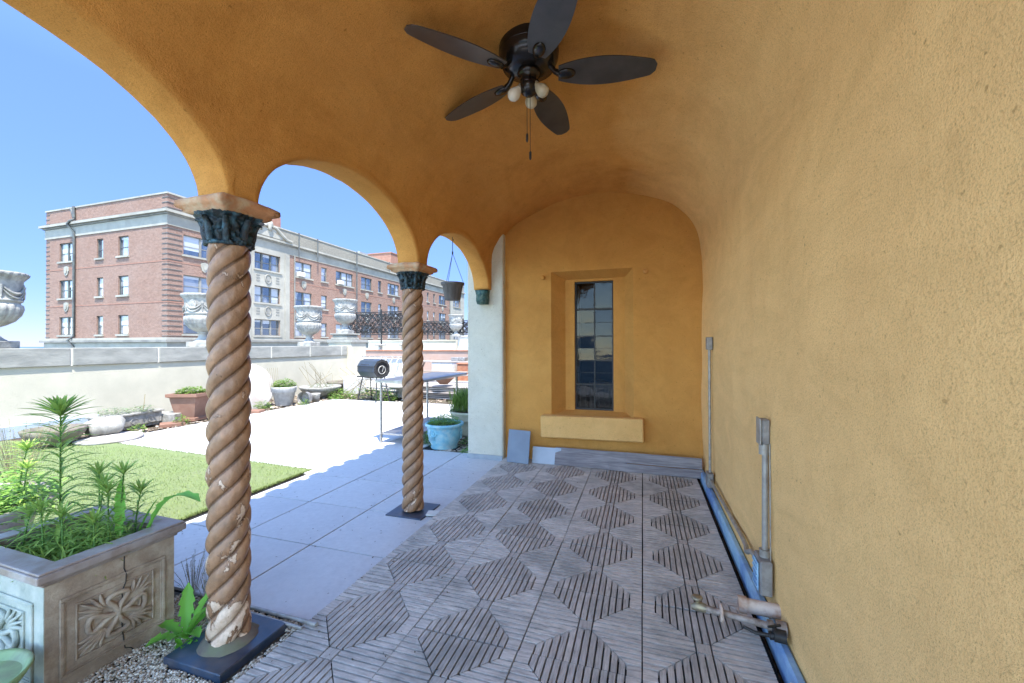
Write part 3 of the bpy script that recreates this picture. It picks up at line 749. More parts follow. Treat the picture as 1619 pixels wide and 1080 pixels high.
# ------------------------------------------------------------------ loose boards at the end wall
Rm = Matrix.Translation((.245, 3.14, 0)) @ Matrix.Rotation(-.16, 4, 'X')
g = MB(); g.bbox(-.148, .148, 0, .02, .004, .425, .003, Rm @ Matrix.Rotation(.03, 4, 'Y'))
tag(g.build('leaning_tile', M['slate']), 'upright blue-grey tile leaning in the corner beside the pale pier', 'tile')
g = MB(); g.bbox(.42, .80, 3.22, 3.24, .004, .215, .003, Matrix.Translation((0, 3.2, 0)) @ Matrix.Rotation(-.25, 4, 'X') @ Matrix.Translation((0, -3.2, 0)))
tag(g.build('leaning_board', M['board_pale']), 'short pale grey board lying on edge between the upright tile and the long boards', 'board')
def plank(x0, x1, y, z0, z1, lean, lb, rz=0):
    g = MB(); xm = (x0 + x1) / 2; w = (x1 - x0) / 2
    g.bbox(-w, w, 0, .018, 0, z1 - z0, .003, Matrix.Translation((xm, y, z0)) @ Matrix.Rotation(rz, 4, 'Z') @ Matrix.Rotation(-lean, 4, 'X'))
    return tag(g.build('woodlook_board', M['board_wood']), lb, 'board', 'grey boards on edge along the end wall')
plank(.72, 1.62, 3.205, .004, .225, .3, 'long grey wood-look board on edge under the window ledge', -.02)
plank(1.60, 2.46, 3.20, .098, .225, .28, 'darker streaked board on top by the side wall corner', -.03)
plank(1.40, 2.47, 3.165, .004, .100, .3, 'low grey board at the foot of the darker board by the corner', -.03)

# ------------------------------------------------------------------ electrical and plumbing on the side wall
XW = 2.486
e1 = thing('electrical_conduit', 'thin far conduit with a small box on top, rising beside the end wall', 'conduit', (XW, 2.62, 0), group='conduits on the side wall')
g = MB(); g.bbox(-.055, .0, -.045, .045, 1.49, 1.62, .006); g.build('outlet_box', M['box_grey'], e1)
g = MB(); g.tube([(-.026, 0, .24), (-.026, 0, 1.49)], .013, 10); g.build('pipe', M['conduit'], e1)
g = MB(); g.bbox(-.06, 0, -.06, .06, .095, .24, .006); g.build('junction_box', M['box_grey'], e1)
e2 = thing('electrical_conduit', 'thick near conduit joining two boxes low on the side wall, above the valve', 'conduit', (XW, .64, 0), group='conduits on the side wall')
g = MB(); g.bbox(-.045, -.002, -.038, .038, .99, 1.13, .008); ob = g.build('outlet_box', M['box_grey'], e2)
g = MB(); g.bbox(-.055, -.047, -.042, .042, .985, 1.135, .003); g.build('box_cover', M['conduit'], ob)
g = MB(); g.tube([(-.024, 0, .365), (-.020, 0, .93)], .016, 14); g.tube([(-.026, 0, .355), (-.026, 0, .395)], .028, 12); g.tube([(-.024, 0, .93), (-.024, 0, .99)], .028, 12)
g.tube([(-.008, -.045, .34), (-.008, -.045, 1.0)], .004, 6)
g.build('pipe', M['conduit'], e2)
g = MB(); g.bbox(-.065, -.003, -.075, .075, .165, .355, .008); ob = g.build('junction_box', M['box_grey'], e2)
g = MB(); g.bbox(-.074, -.067, -.05, .05, .18, .335, .003)
for k in range(5): g.box(-.079, -.0745, -.045, .045, .195 + .03 * k, .205 + .03 * k)
g.build('box_cover', M['blue_paint'], ob)
g = MB(); g.tube([(-.03, 1.93, .175), (-.03, 1.2, .205), (-.03, .55, .225), (-.03, .42, .22), (-.045, .34, .215), (-.055, .27, .245), (-.05, .2, .285), (-.04, .12, .29), (-.03, .077, .285)], .015, 10)
g.build('connecting_pipe', M['conduit'], e2)
# stub pipes and valve
vz = thing('pipe_valve', 'corroded pipe with a shut-off valve sticking out low from the side wall', 'pipe valve', (2.49, .36, .13))
g = MB(); g.tube([(0, 0, 0), (-.09, .012, .0), (-.28, .05, .0), (-.36, .065, .0)], .017, 12); g.tube([(-.005, 0, 0), (-.05, .006, 0)], .036, 12); g.tube([(-.06, .008, 0), (-.085, .010, 0)], .030, 8)
g.build('pipe', M['pipe_rust'], vz)
g = MB(); g.lathe([(.0, -.006), (.042, -.006), (.045, 0), (.042, .006), (0, .006)], n=20, mat=Matrix.Translation((-.29, .052, 0)) @ Matrix.Rotation(pi / 2, 4, 'Y')); g.build('flange', M['pvc_dirty'], vz)
g = MB(); g.tube([(-.36, .065, 0), (-.40, .072, .0), (-.43, .078, -.01)], [.022, .026, .014], 10); g.tube([(-.40, .072, 0), (-.405, .073, .04)], .008, 8)
g.lathe([(0, .04), (.028, .04), (.03, .05), (.02, .055), (0, .055)], (-.405, .073, 0), 8); g.build('tap_head', M['brass'], vz)
g = MB(); g.tube([(-.05, -.035, -.015), (-.09, -.035, -.02)], .019, 8); g.tube([(-.09, -.035, -.02), (-.15, -.03, -.022), (-.20, -.012, -.012)], [.010, .009, .007], 8); g.tube([(-.07, -.035, -.02), (-.07, -.045, .035)], .008, 8); g.tube([(-.10, -.06, .036), (-.04, -.03, .036)], .006, 6)
g.tube([(-.02, -.045, -.01), (-.07, -.04, -.01)], .03, 10); g.build('lever', M['iron'], vz)
g = MB(); g.tube([(0, 0, 0), (-.16, .012, 0)], .036, 18); g.tube([(-.16, .012, 0), (-.20, .015, 0)], .043, 18)
ob = g.build('pipe_stub', M['pvc_dirty'], loc=(2.50, .50, .135)); tag(ob, 'short stained white pipe stub just behind the shut-off valve', 'pipe')
g = MB(); g.tube([(0, 0, 0), (-.05, 0, 0)], .022, 14); g.tube([(-.05, 0, 0), (-.07, 0, 0)], .03, 14)
ob = g.build('wall_plug', M['white_tile'], loc=(2.49, .07, .045)); tag(ob, 'small white round plug low on the side wall, nearest the camera', 'plug')

# ------------------------------------------------------------------ ceiling fan
fan = thing('ceiling_fan', 'black five-bladed ceiling fan hanging from the vault', 'ceiling fan', (1.112, .570, -.222)); fan.scale = (1.13, 1.13, 1.13)
g = MB(); g.lathe([(.0, 3.53), (.13, 3.53), (.145, 3.46), (.150, 3.40), (.158, 3.36), (.168, 3.32), (.172, 3.27), (.170, 3.21), (.150, 3.165), (.10, 3.15), (.075, 3.14), (0, 3.14)], n=40)
g.tube([(.168 * cos(a), .168 * sin(a), 3.24) for a in [2 * pi * k / 40 for k in range(40)]], .005, 6, closed=True)
g.build('motor_housing', M['fan_black'], fan)
ZB = 3.12
for k in range(5):
    a = radians(12 + 72 * k)
    Rz = Matrix.Rotation(a, 4, 'Z'); tilt = Matrix.Rotation(radians(-13), 4, 'X')
    g = MB(); out = []
    n = 26
    def wdt(t): 
        return .040 + .052 * sin(pi * min(1, t * .93 + .03) ** .85)
    L0, L1 = .17, .715
    edge = []
    for i in range(n + 1):
        t_ = i / n; w = wdt(t_)
        if t_ > .93: w *= sqrt(max(0, 1 - ((t_ - .93) / .07) ** 2)) * .55 + .45
        edge.append((L0 + (L1 - L0) * t_, w))
    # a crisp, rounded paddle with a slightly leading edge
    vs_ = [];
    for z_ in (-.003, .003):
        for (x_, w) in edge: vs_ += [(x_, -w, z_), (x_, w, z_)]
    ne = len(edge) * 2; fs_ = []
    for i in range(len(edge) - 1):
        a0 = i * 2; fs_ += [(a0, a0 + 1, a0 + 3, a0 + 2), (ne + a0, ne + a0 + 2, ne + a0 + 3, ne + a0 + 1), (a0, a0 + 2, ne + a0 + 2, ne + a0), (a0 + 1, ne + a0 + 1, ne + a0 + 3, a0 + 3)]
    fs_ += [(0, ne, ne + 1, 1), (ne - 2, ne - 1, 2 * ne - 1, 2 * ne - 2)]
    T = Matrix.Translation((0, 0, ZB)) @ Rz @ tilt
    g.add([T @ Vector(v) for v in vs_], fs_)
    b = g.build('blade', M['blade'], fan)
    g = MB()
    T2 = Matrix.Translation((0, 0, ZB)) @ Rz
    g.tube([T2 @ Vector(p_) for p_ in ((.07, 0, .085), (.11, .0, .06), (.15, 0, .012), (.18, 0, -.004))], [.016, .014, .016, .02], 8)
    prf = [(0, -.020), (.018, -.019), (.030, -.014), (.034, -.006), (.034, -.003), (0, -.003)]
    g.lathe(prf, n=20, mod=lambda r, z, t: r, mat=T @ Matrix.Translation((.215, 0, 0)) @ Matrix.Diagonal((1.55, 1, 1, 1)))
    g.build('blade_bracket', M['fan_black'], b)
g = MB(); g.lathe([(.0, 3.145), (.062, 3.14), (.066, 3.13), (.058, 3.115), (.045, 3.11), (.05, 3.08), (.055, 3.05), (.045, 3.02), (.02, 3.0), (0, 3.0)], n=28)
for k, a in enumerate((2.6, .6, 4.75)):
    d = Vector((cos(a), sin(a), 0)); g.tube([d * .03 + Vector((0, 0, 3.06)), d * .045 + Vector((0, 0, 3.05))], .018, 10)
lk = g.build('light_kit', M['fan_black'], fan)
for k, (a, mm) in enumerate(((3.5, 'bulb_white'), (-.2, 'bulb'), (1.7, 'bulb'))):
    g = MB(); d = Vector((cos(a), sin(a), -1.1 if k < 2 else -.5)).normalized(); q = d.to_track_quat('Z', 'Y').to_matrix().to_4x4()
    T = Matrix.Translation(Vector((cos(a) * .045, sin(a) * .045, 3.05))) @ q
    g.lathe([(.0, 0), (.015, 0), (.017, .014), (.029, .036), (.036, .058), (.032, .080), (.017, .094), (0, .098)], n=20, mat=T)
    g.build('bulb', M[mm], lk)
    g = MB(); g.lathe([(.018, -.012), (.021, -.004), (.020, .012), (.016, .014)], n=16, mat=T); g.build('socket', M['brass'], lk)
for (px, py, zb) in ((-.008, -.01, 2.76), (.008, 0, 2.66)):
    g = MB(); g.tube([(px, py, 3.0), (px, py, zb)], .0016, 6); g.tube([(px, py, zb + .02), (px, py, zb + .012), (px, py, zb - .02), (px, py, zb - .03)], [.003, .007, .007, .004], 8)
    g.build('pull_chain', M['iron'], fan)

# ------------------------------------------------------------------ plants
def lily(g, gs, x, y, z0, z1, n, L, rd, lean=(0, 0), top=24):
    H = z1 - z0
    P = lambda t: Vector((x + lean[0] * t * t, y + lean[1] * t * t, z0 + H * t))
    gs.tube([P(i / 8) for i in range(9)], [.006 - .003 * i / 8 for i in range(9)], 6)
    for i in range(n):
        t = .06 + .9 * i / n; a = i * 2.4 + rd.uniform(-.3, .3); ll = L * rd.uniform(.8, 1.1) * (1.0 - .25 * t)
        g.blade(P(t), (cos(a), sin(a), .35 + .3 * t), ll, ll * .085, 1.35 - .5 * t, 4)
    for i in range(top):
        a = i * 2.4; e = .25 + 1.6 * (i / top) ; g.blade(P(.97 + .03 * i / top), (cos(a), sin(a), e), L * .85 * (1 - .45 * i / top), L * .09, .45, 3)
def clump(g, x, y, z, r, hh, n, L, rd, w=.4, up=.6, droop=.4):
    for i in range(n):
        a = rd.uniform(0, 2 * pi); q = sqrt(rd.random()); xx = x + cos(a) * r * q; yy_ = y + sin(a) * r * q
        zz = z + hh * rd.random() * sqrt(max(.05, 1 - q * q * .8)); b = rd.uniform(0, 2 * pi)
        ll = L * rd.uniform(.6, 1.3)
        g.blade((xx, yy_, zz), (cos(b), sin(b), rd.uniform(-.2, 1) * up), ll, ll * w, droop, 2)

# front planter --------------------------------------------------
plt_ = thing('carved_planter', 'large square planter with carved rosette panels, brown side and mint-grey front', 'planter', (-1.07, -.615, -.055))
W2, D2, HP = .345, .262, .61
T0 = Matrix.Rotation(radians(-1.5), 4, 'Z')
def wallring(g, x0, x1, y0, y1, z0, z1, th, flare=.0):
    out = [(x0, y0), (x1, y0), (x1, y1), (x0, y1)]
    inn = [(x0 + th, y0 + th), (x1 - th, y0 + th), (x1 - th, y1 - th), (x0 + th, y1 - th)]
    vs_ = [(*p_, z0) for p_ in out] + [(*p_, z1) for p_ in out] + [(*p_, z1) for p_ in inn] + [(*p_, z0) for p_ in inn]
    fs_ = []
    for k in range(4):
        j = (k + 1) % 4; fs_ += [(k, j, 4 + j, 4 + k), (4 + k, 4 + j, 8 + j, 8 + k), (8 + k, 8 + j, 12 + j, 12 + k), (k, 12 + k, 12 + j, j)]
    g.add([T0 @ Vector(v) for v in vs_], fs_)
g = MB(); wallring(g, -W2, W2, -D2, D2, 0, HP - .055, .035); body = g.build('body', M['brown_planter'], plt_)
g = MB()   # stepped rim
for e, z0, z1 in ((.012, HP - .075, HP - .058), (.028, HP - .058, HP - .048), (.040, HP - .048, HP - .012), (.034, HP - .012, HP)):
    wallring(g, -W2 - e, W2 + e, -D2 - e, D2 + e, z0, z1, .06 + e)
rim = g.build('rim', M['rim_planter'], plt_)
bv = rim.modifiers.new('b', 'BEVEL'); bv.width = .006; bv.segments = 2
g = MB(); g.box(-W2 + .03, W2 - .03, -D2 + .03, D2 - .03, HP - .2, HP - .12, T0)
g.build('soil', M['soil'], plt_)
def rosette(g, Wp, Hp):
    """carved panel in local (u,v,w) with w outward: nested frames and a leafy rosette"""
    def fr(a, b, th, w0, w1):
        for (u0, u1, v0, v1) in ((-a, a, b - th, b), (-a, a, -b, -b + th), (-a, -a + th, -b + th, b - th), (a - th, a, -b + th, b - th)):
            g.bbox(u0, u1, v0, v1, w0, w1, min(.003, th * .3))
    fr(Wp, Hp, .016, .0, .010); fr(Wp * .93, Hp * .91, .008, .0, .006); fr(Wp * .74, Hp * .72, .007, .0, .009)
    a, b = Wp * .70, Hp * .68
    pts = lambda f, n_=22: [f(i / n_) for i in range(n_ + 1)]
    for k in range(4):       # four petal loops
        an = pi / 2 * k; ca, sa = cos(an), sin(an)
        def lp(t):
            th = -1 + 2 * t; r_ = .10 + .72 * cos(th * pi / 2) ** .6; s_ = sin(th * pi) * .30
            u, v = r_ * ca - s_ * sa, r_ * sa + s_ * ca
            return Vector((u * a * .95, v * b * .95, .010))
        g.tube(pts(lp), .012, 8)
        g.tube([Vector((p_.x * .84, p_.y * .80, .002)) for p_ in pts(lp)], .006, 5)
        # corner acanthus
        d = Vector((cos(an + pi / 4), sin(an + pi / 4)))
        for q_ in range(-2, 3):
            pp_ = []
            for i in range(6):
                t = i / 5; r_ = .50 + t * (.84 - .10 * abs(q_)); off = q_ * (.035 + .12 * t * t)
                u = (d.x * r_ - d.y * off * 1.6); v = (d.y * r_ + d.x * off * 1.6)
                u = max(-1, min(1, u)); v = max(-1, min(1, v))
                pp_.append(Vector((u * a, v * b, .003 + .007 * sin(pi * t))))
            g.tube(pp_, [.004, .008, .010, .009, .006, .003], 6)
    g.lathe([(.0, .022), (.012, .020), (.02, .012), (.022, .0)], n=14)
# side panel (faces +x) and front panel (faces -y)
g = MB(); rosette(g, .215, .185); ob = g.build('side_panel', M['brown_planter'], plt_)
ob.data.transform(T0 @ Matrix(((0, 0, 1, W2), (1, 0, 0, 0), (0, 1, 0, .265), (0, 0, 0, 1))))
g = MB(); rosette(g, .27, .185); g.box(-W2 + .0, W2 - .0, -.264, .285, -.002, .001); ob = g.build('front_panel', M['mint_planter'], plt_)
ob.data.transform(T0 @ Matrix(((1, 0, 0, 0), (0, 0, -1, -D2 - .002), (0, 1, 0, .265), (0, 0, 0, 1))))
g = MB()  # long crack running down the side
cp = [(.03, .53), (.028, .47), (.034, .44), (.032, .40), (.015, .36), (.018, .33), (.012, .27), (.016, .20), (.020, .15), (.030, .09), (.034, .06), (.06, .045), (.075, .02)]
g.tube([T0 @ Vector((W2 + .0015 + (.008 if .09 < z < .45 else 0), u, z)) for u, z in cp], .0025, 5); g.build('crack', M['iron'], plt_)
rd = random.Random(11)
def plantthing(name, label, cat, fn, leaf='lily', stem='bark', group=None):
    t_ = thing(name, label, cat, (0, 0, 0), 0, group)
    g, gs = MB(), MB(); fn(g, gs)
    g.build('leaves', M[leaf], t_)
    if gs.f: gs.build('stem', M[stem], t_)
    return t_
ZP = .40
GL = 'lilies and herbs growing in the carved planter'
plantthing('lily_plant', 'tallest lily stem with spiralling narrow leaves, rising above the carved planter', 'lily', lambda g, gs: lily(g, gs, -1.24, -.60, ZP, 1.19, 105, .225, rd, (0, .0), 40), group=GL)
SP = [(-1.02, -.55, .80), (-.93, -.50, .86), (-.87, -.58, .78), (-1.10, -.50, .84), (-1.16, -.70, .70), (-1.00, -.70, .68), (-.90, -.45, .74), (-1.30, -.72, .66), (-.83, -.66, .66)]
def lowl(g, gs):
    for (x, y, z) in SP: lily(g, gs, x, y, ZP, z, 40, .13, rd, (rd.uniform(-.04, .04), rd.uniform(-.03, .03)), 18)
for (x, y, z), nm in zip(SP, ('short lily stem left of the dandelion leaf, the highest of the short ones', 'slender short lily nearest the long dandelion leaf', 'short lily in the right front of the carved planter', 'short lily just behind the tall stem in the carved planter',
                             'short lily in front of the tall stem', 'short lily at the middle front rim of the carved planter', 'short lily in the far right corner of the carved planter', 'lowest lily at the left front of the carved planter', 'short lily hanging over the right front rim')):
    plantthing('lily_plant', nm, 'lily', lambda g, gs: lily(g, gs, x, y, ZP, z, 40, .15, rd, (rd.uniform(-.04, .04), rd.uniform(-.03, .03)), 18), group=GL)
plantthing('herb_clump', 'dense low herbs filling the soil of the carved planter', 'herbs', lambda g, gs: (clump(g, -1.05, -.62, .42, .27, .10, 320, .05, rd), clump(g, -1.25, -.72, .44, .12, .06, 160, .03, rd, .6), [g.blade((-1.07 + rd.uniform(-.27, .27), -.62 + rd.uniform(-.2, .2), .42), (rd.uniform(-1, 1), rd.uniform(-1, 1), 1.2), .17, .012, 1.0, 4) for _ in range(300)]), 'lily', group=GL)
def dandel(g, base, d, L, w, droop, seed=0, teeth=7, pw=.6):
    """broad toothed leaf"""
    base = Vector(base); d = Vector(d).normalized(); up = Vector((0, 0, 1)); side = d.cross(up).normalized(); p = base.copy(); dd = d.copy(); n = teeth * 2; vs_ = []
    for i in range(n + 1):
        t = i / n; env = (.10 + .9 * sin(pi * min(1, .08 + t * .80)) ** 1.3 * (t ** pw)) if t < .93 else (1 - t) / .07 * .5
        ww = w * env * (1.0 if i % 2 else .66) + .002
        nn = side.cross(dd).normalized(); bk = -dd * (.02 if i % 2 else 0)
        vs_ += [p - side * ww + nn * ww * .35 + bk, p - side * ww * .4 + nn * ww * .05, p, p + side * ww * .4 + nn * ww * .05, p + side * ww + nn * ww * .35 + bk]
        p = p + dd * (L / n); dd = (dd - Vector((0, 0, droop / n))).normalized()
    g.add(vs_, [(i * 5 + k, i * 5 + k + 1, i * 5 + 6 + k, i * 5 + 5 + k) for i in range(n) for k in range(4)], True)
plantthing('dandelion_leaf', 'long toothed leaf arching out over the right rim of the carved planter', 'weed', lambda g, gs: (dandel(g, (-.84, -.44, .44), (.42, -.04, 1.0), .66, .058, 1.9, pw=1.6), dandel(g, (-.90, -.52, .42), (-.05, .05, 1), .40, .035, .3), dandel(g, (-.88, -.47, .42), (.2, .2, 1), .30, .03, .7)), 'weed', group=GL)

# second round planter behind, with herbs
pl2 = thing('round_planter', 'large round planter cut by the left edge of the picture, behind the carved one', 'planter', (-2.42, -.72, -.05))
g = MB(); g.lathe([(.0, 0), (.36, 0), (.38, .02), (.50, .46), (.53, .48), (.535, .52), (.60, .545), (.605, .575), (.59, .59), (.555, .585), (.535, .56), (.52, .48)], n=56); g.build('bowl', M['rim_planter'], pl2)
g = MB(); g.lathe([(0, .49), (.53, .48)], n=32); g.build('soil', M['soil'], pl2)
G2 = 'plants in the round planter at the left edge'
plantthing('lily_plant', 'bright green leaning lily in the round planter at the left edge', 'lily', lambda g, gs: lily(g, gs, -2.12, -.40, .45, .88, 60, .15, rd, (.10, 0), 26), 'lily', group=G2)
plantthing('lily_plant', 'short lily beside the leaning one, further right in the round planter', 'lily', lambda g, gs: lily(g, gs, -1.95, -.45, .45, .78, 50, .13, rd, (.05, 0), 20), 'lily', group=G2)
plantthing('herb_clump', 'thick bright herbs filling the round planter at the left edge', 'herbs', lambda g, gs: (clump(g, -2.3, -.55, .46, .42, .26, 1300, .045, rd, .6), clump(g, -2.05, -.5, .46, .2, .2, 400, .04, rd, .6)), 'herb', group=G2)
def fluff(g, gs, x, y, z0, hh, r, n, rd, L=.02):
    for i in range(n):
        a = rd.uniform(0, 2 * pi); q = r * sqrt(rd.random()); tp = Vector((x + cos(a) * q, y + sin(a) * q, z0 + hh * rd.uniform(.5, 1)))
        b = Vector((x + cos(a) * q * .2, y + sin(a) * q * .2, z0)); gs.tube([b, (b + tp) / 2 + Vector((0, 0, .02)), tp], .0012, 4, cap=False)
        for k in range(7):
            c_ = rd.uniform(0, 2 * pi); g.blade(b + (tp - b) * rd.uniform(.5, 1), (cos(c_), sin(c_), .6), L * rd.uniform(.5, 1.2), L * .45, .2, 1)
plantthing('seeding_weed', 'pale grey seeding weed standing at the left picture edge', 'weed', lambda g, gs: fluff(g, gs, -2.75, -.15, .45, .55, .28, 60, rd, .035), 'grey_leaf', 'dry', G2)
# green bowl and dandelion on the gravel
gb = thing('green_bowl', 'green glazed bowl in the bottom left corner in front of the carved planter', 'bowl', (-.76, -1.11, .085))
g = MB(); g.lathe([(0, 0), (.08, 0), (.12, .03), (.165, .09), (.19, .13), (.185, .14), (.17, .13), (.14, .085), (.10, .04), (0, .035)], n=40); g.build('bowl', M['green_glaze'], gb)
g = MB(); g.lathe([(0, .11), (.16, .108)], n=30); g.build('green_water', M['green_glaze'], gb)
g = MB(); g.bbox(-.13, .13, -.13, .13, -.06, .128, .01)
tag(g.build('block_stand', M['dark_stone'], loc=(-.76, -1.11, -.045)), 'dark block holding up the green bowl', 'block')
plantthing('dandelion_plant', 'bright green toothed dandelion on the gravel left of the nearest column', 'weed',
    lambda g, gs: [dandel(g, (-.575 + .01 * cos(a), -.40 + .01 * sin(a), -.045), (cos(a), sin(a), e), L, .05, dr, teeth=5) for a, e, L, dr in ((2.4, 3.2, .27, .4), (.2, 2.2, .26, .9), (-1.0, 1.5, .20, 1.2), (-.3, 1.3, .22, 1.3), (3.4, 1.2, .18, 1.2), (1.2, 2.4, .25, .6), (4.2, 1.0, .17, 1.4), (.9, 1.6, .2, 1.0))], 'weed')
plantthing('dandelion_plant', 'tiny weed sprouting at the edge of the black plate under the nearest column', 'weed',
    lambda g, gs: clump(g, -.455, -.46, -.05, .05, .06, 60, .045, rd, .5, 1.0), 'weed')
plantthing('seeding_weed', 'thin dry seeding weed between the carved planter and the paving', 'weed', lambda g, gs: (fluff(g, gs, -.95, -.10, -.05, .26, .12, 26, rd, .018), fluff(g, gs, -.80, -.12, -.05, .20, .08, 18, rd, .018), fluff(g, gs, -.72, -.12, -.05, .14, .06, 12, rd, .018)), 'grey_leaf', 'dry')
plantthing('ground_weeds', 'low dry weeds and roots at the back of the planter by the paving edge', 'weed', lambda g, gs: (clump(g, -.62, -.18, -.055, .12, .05, 160, .04, rd, .3), [gs.tube([(-.9 + rd.uniform(0, .5), -.2 + rd.uniform(-.06, .06), -.05), (-.7 + rd.uniform(-.2, .2), -.18 + rd.uniform(-.06, .06), -.02), (-.5 + rd.uniform(-.1, .1), -.18 + rd.uniform(-.06, .04), -.05)], .003, 5) for _ in range(40)]), 'herb', 'dry')

# ------------------------------------------------------------------ parapet, coping and urns
par = thing('parapet_wall', 'long cream parapet wall with grey coping blocks along the terrace', 'wall', (0, 0, 0))
g = MB(); g.box(-9.25, -8.8, -7, 10.9, -.6, 1.155); g.build('wall', M['cream_wall'], par)
y = -6.0
while y < 10.7:
    g = MB(); y1 = min(y + 1.5, 10.88); g.bbox(-9.33, -8.755, y + .012, y1 - .012, 1.158, 1.505, .012); g.build('coping_block', M['coping'], par); y += 1.507
g = MB(); g.box(-9.31, -8.775, -6.2, 10.88, 1.156, 1.49); g.build('mortar_joint', M['joint'], par)
g = MB(); g.box(-9.64, -8.60, 10.9, 11.75, -.6, 1.62); g.build('end_pillar', M['cream_wall'], par)
g = MB(); g.bbox(-9.7, -8.55, 10.86, 11.8, 1.622, 1.74, .01); g.build('pillar_cap', M['coping'], par)
# wall return to the left of the pillar that carries the last urn
g = MB(); g.bbox(-9.62, -8.88, 10.98, 11.72, 1.742, 1.82, .02); g.bbox(-9.58, -8.92, 11.02, 11.68, 1.822, 1.92, .02); g.bbox(-9.64, -8.86, 10.96, 11.74, 1.922, 1.98, .015)
tag(g.build('urn_pedestal', M['coping']), 'stepped stone pedestal under the farthest urn', 'pedestal')
g = MB(); g.bbox(-8.795, -8.62, -6, 3.4, -.075, .16, .01); tag(g.build('drain_kerb', M['board_pale']), 'blue-grey sheet metal kerb along the foot of the cream wall', 'kerb')
urnp = [(0, .115), (.20, .115), (.205, .135), (.17, .15), (.115, .19), (.085, .235), (.095, .265), (.12, .275), (.115, .29), (.19, .315), (.29, .36), (.365, .43), (.395, .50), (.385, .545), (.355, .565),
        (.36, .578), (.388, .59), (.392, .605), (.375, .625), (.372, .66), (.375, .75), (.38, .90), (.385, 1.0), (.395, 1.06), (.405, 1.075), (.42, 1.10), (.455, 1.14), (.46, 1.17), (.445, 1.19), (.40, 1.195), (.36, 1.17), (.33, 1.0), (.3, .8), (0, .78)]
def up2(P, n):
    o_ = []
    for a, b in zip(P, P[1:]):
        for k in range(n): o_.append((a[0] + (b[0] - a[0]) * k / n, a[1] + (b[1] - a[1]) * k / n))
    return o_ + [P[-1]]
def zmap(z):
    K = ((0, 0), (.115, .10), (.29, .33), (.56, .70), (.605, .76), (1.06, 1.07), (1.3, 1.3))
    for (a, b), (c, d) in zip(K, K[1:]):
        if a <= z <= c: return b + (d - b) * (z - a) / (c - a)
    return z
def umod(r, z, t):
    if .345 < z < .695: return r * (1 + .05 * (abs(cos(11 * t)) ** .6 - .6))
    if 1.09 < z < 1.185 and r > .4: return r * (1 + .022 * cos(26 * t))
    return r
def make_urn(label, loc, s=1.0):
    u = thing('stone_urn', label, 'urn', loc, R.uniform(0, .4), 'carved stone urns on the parapet'); u.scale = (s, s, s * 1.12)
    g = MB(); g.lathe(up2([(a_, zmap(b_)) for a_, b_ in urnp], 3), n=132, mod=umod); g.build('bowl', M['urn'], u)
    g = MB(); g.bbox(-.25, .25, -.25, .25, 0, .115, .01); g.build('plinth', M['urn'], u)
    g = MB()
    for k in range(6):
        a0 = 2 * pi * k / 6; a1 = a0 + 2 * pi / 6
        for off, rr in ((0, .017), (.035, .012)):
            g.tube([Vector((cos(a0 + (a1 - a0) * t) * (.390 + .012 * sin(pi * t)), sin(a0 + (a1 - a0) * t) * (.390 + .012 * sin(pi * t)), .985 - off - (.13 + off) * sin(pi * t) ** .8)) for t in [i / 12 for i in range(13)]], [rr * (.6 + .6 * sin(pi * i / 12)) for i in range(13)], 7)
        for dz in range(3): g.tube([Vector((cos(a0) * (.395 - .004 * dz), sin(a0) * (.395 - .004 * dz), .98 - dz * .06)), Vector((cos(a0) * .392, sin(a0) * .392, .92 - dz * .06))], [.03 - .006 * dz, .02 - .004 * dz], 7)
    g.build('swags', M['urn'], u)
    for k in range(6):
        g = MB(); a = 2 * pi * (k + .5) / 6
        T = Matrix.Translation((cos(a) * .372, sin(a) * .372, .955)) @ Matrix.Rotation(a, 4, 'Z') @ Matrix.Rotation(pi / 2, 4, 'Y')
        if k % 2 == 0:
            g.lathe([(.0, .034), (.03, .036), (.04, .028), (.055, .024), (.075, .03), (.085, .03), (.09, .0)], n=24, mod=lambda r, z, t: r * (1 + (.12 * cos(5 * t) if r < .056 else 0)), mat=T @ Matrix.Diagonal((1.15, 1, 1, 1)))
            g.build('medallion', M['urn'], u)
    return u
u1 = make_urn('weathered urn at the left edge of the picture, dark against the sky', (-9.04, 2.08, 1.505))
u1.rotation_euler.z = radians(-62)
for lb, loc, rz, s in (('pale urn half hidden behind the nearest twisted column', (-9.04, 5.74, 1.505), .4, 1.0), ('pale urn standing alone on the coping right of the nearest column', (-9.04, 9.3, 1.505), .1, 1.0), ('farthest urn, raised on a stepped pedestal by the iron screens', (-9.25, 11.35, 1.98), .2, .98)):
    c_ = copytree(u1); c_.location = loc; c_.rotation_euler.z = rz; c_['label'] = lb; c_.scale = (s, s, s * 1.13)

# ------------------------------------------------------------------ planting strip along the parapet
def pot(name, label, cat, prof_, loc, mat, soilz, soilr, n=36, mod=None, group=None, rz=0):
    t_ = thing(name, label, cat, loc, rz, group); g = MB(); g.lathe(prof_, n=n, mod=mod); g.build('body', mat, t_)
    if soilr: g = MB(); g.lathe([(0, soilz + .01), (soilr, soilz)], n=24); g.build('soil', M['soil'], t_)
    return t_
# dark bowl on the turf
pot('stone_bowl', 'dark mossy stone bowl on the turf behind the tall lily', 'bowl', [(0, 0), (.16, 0), (.28, .08), (.36, .2), (.38, .27), (.35, .285), (.31, .26), (.2, .15), (0, .12)], (-7.05, 2.02, -.03), M['dark_stone'], .2, .25, mod=lambda r, z, t: r + nz((cos(t), sin(t), z), 2, .03))
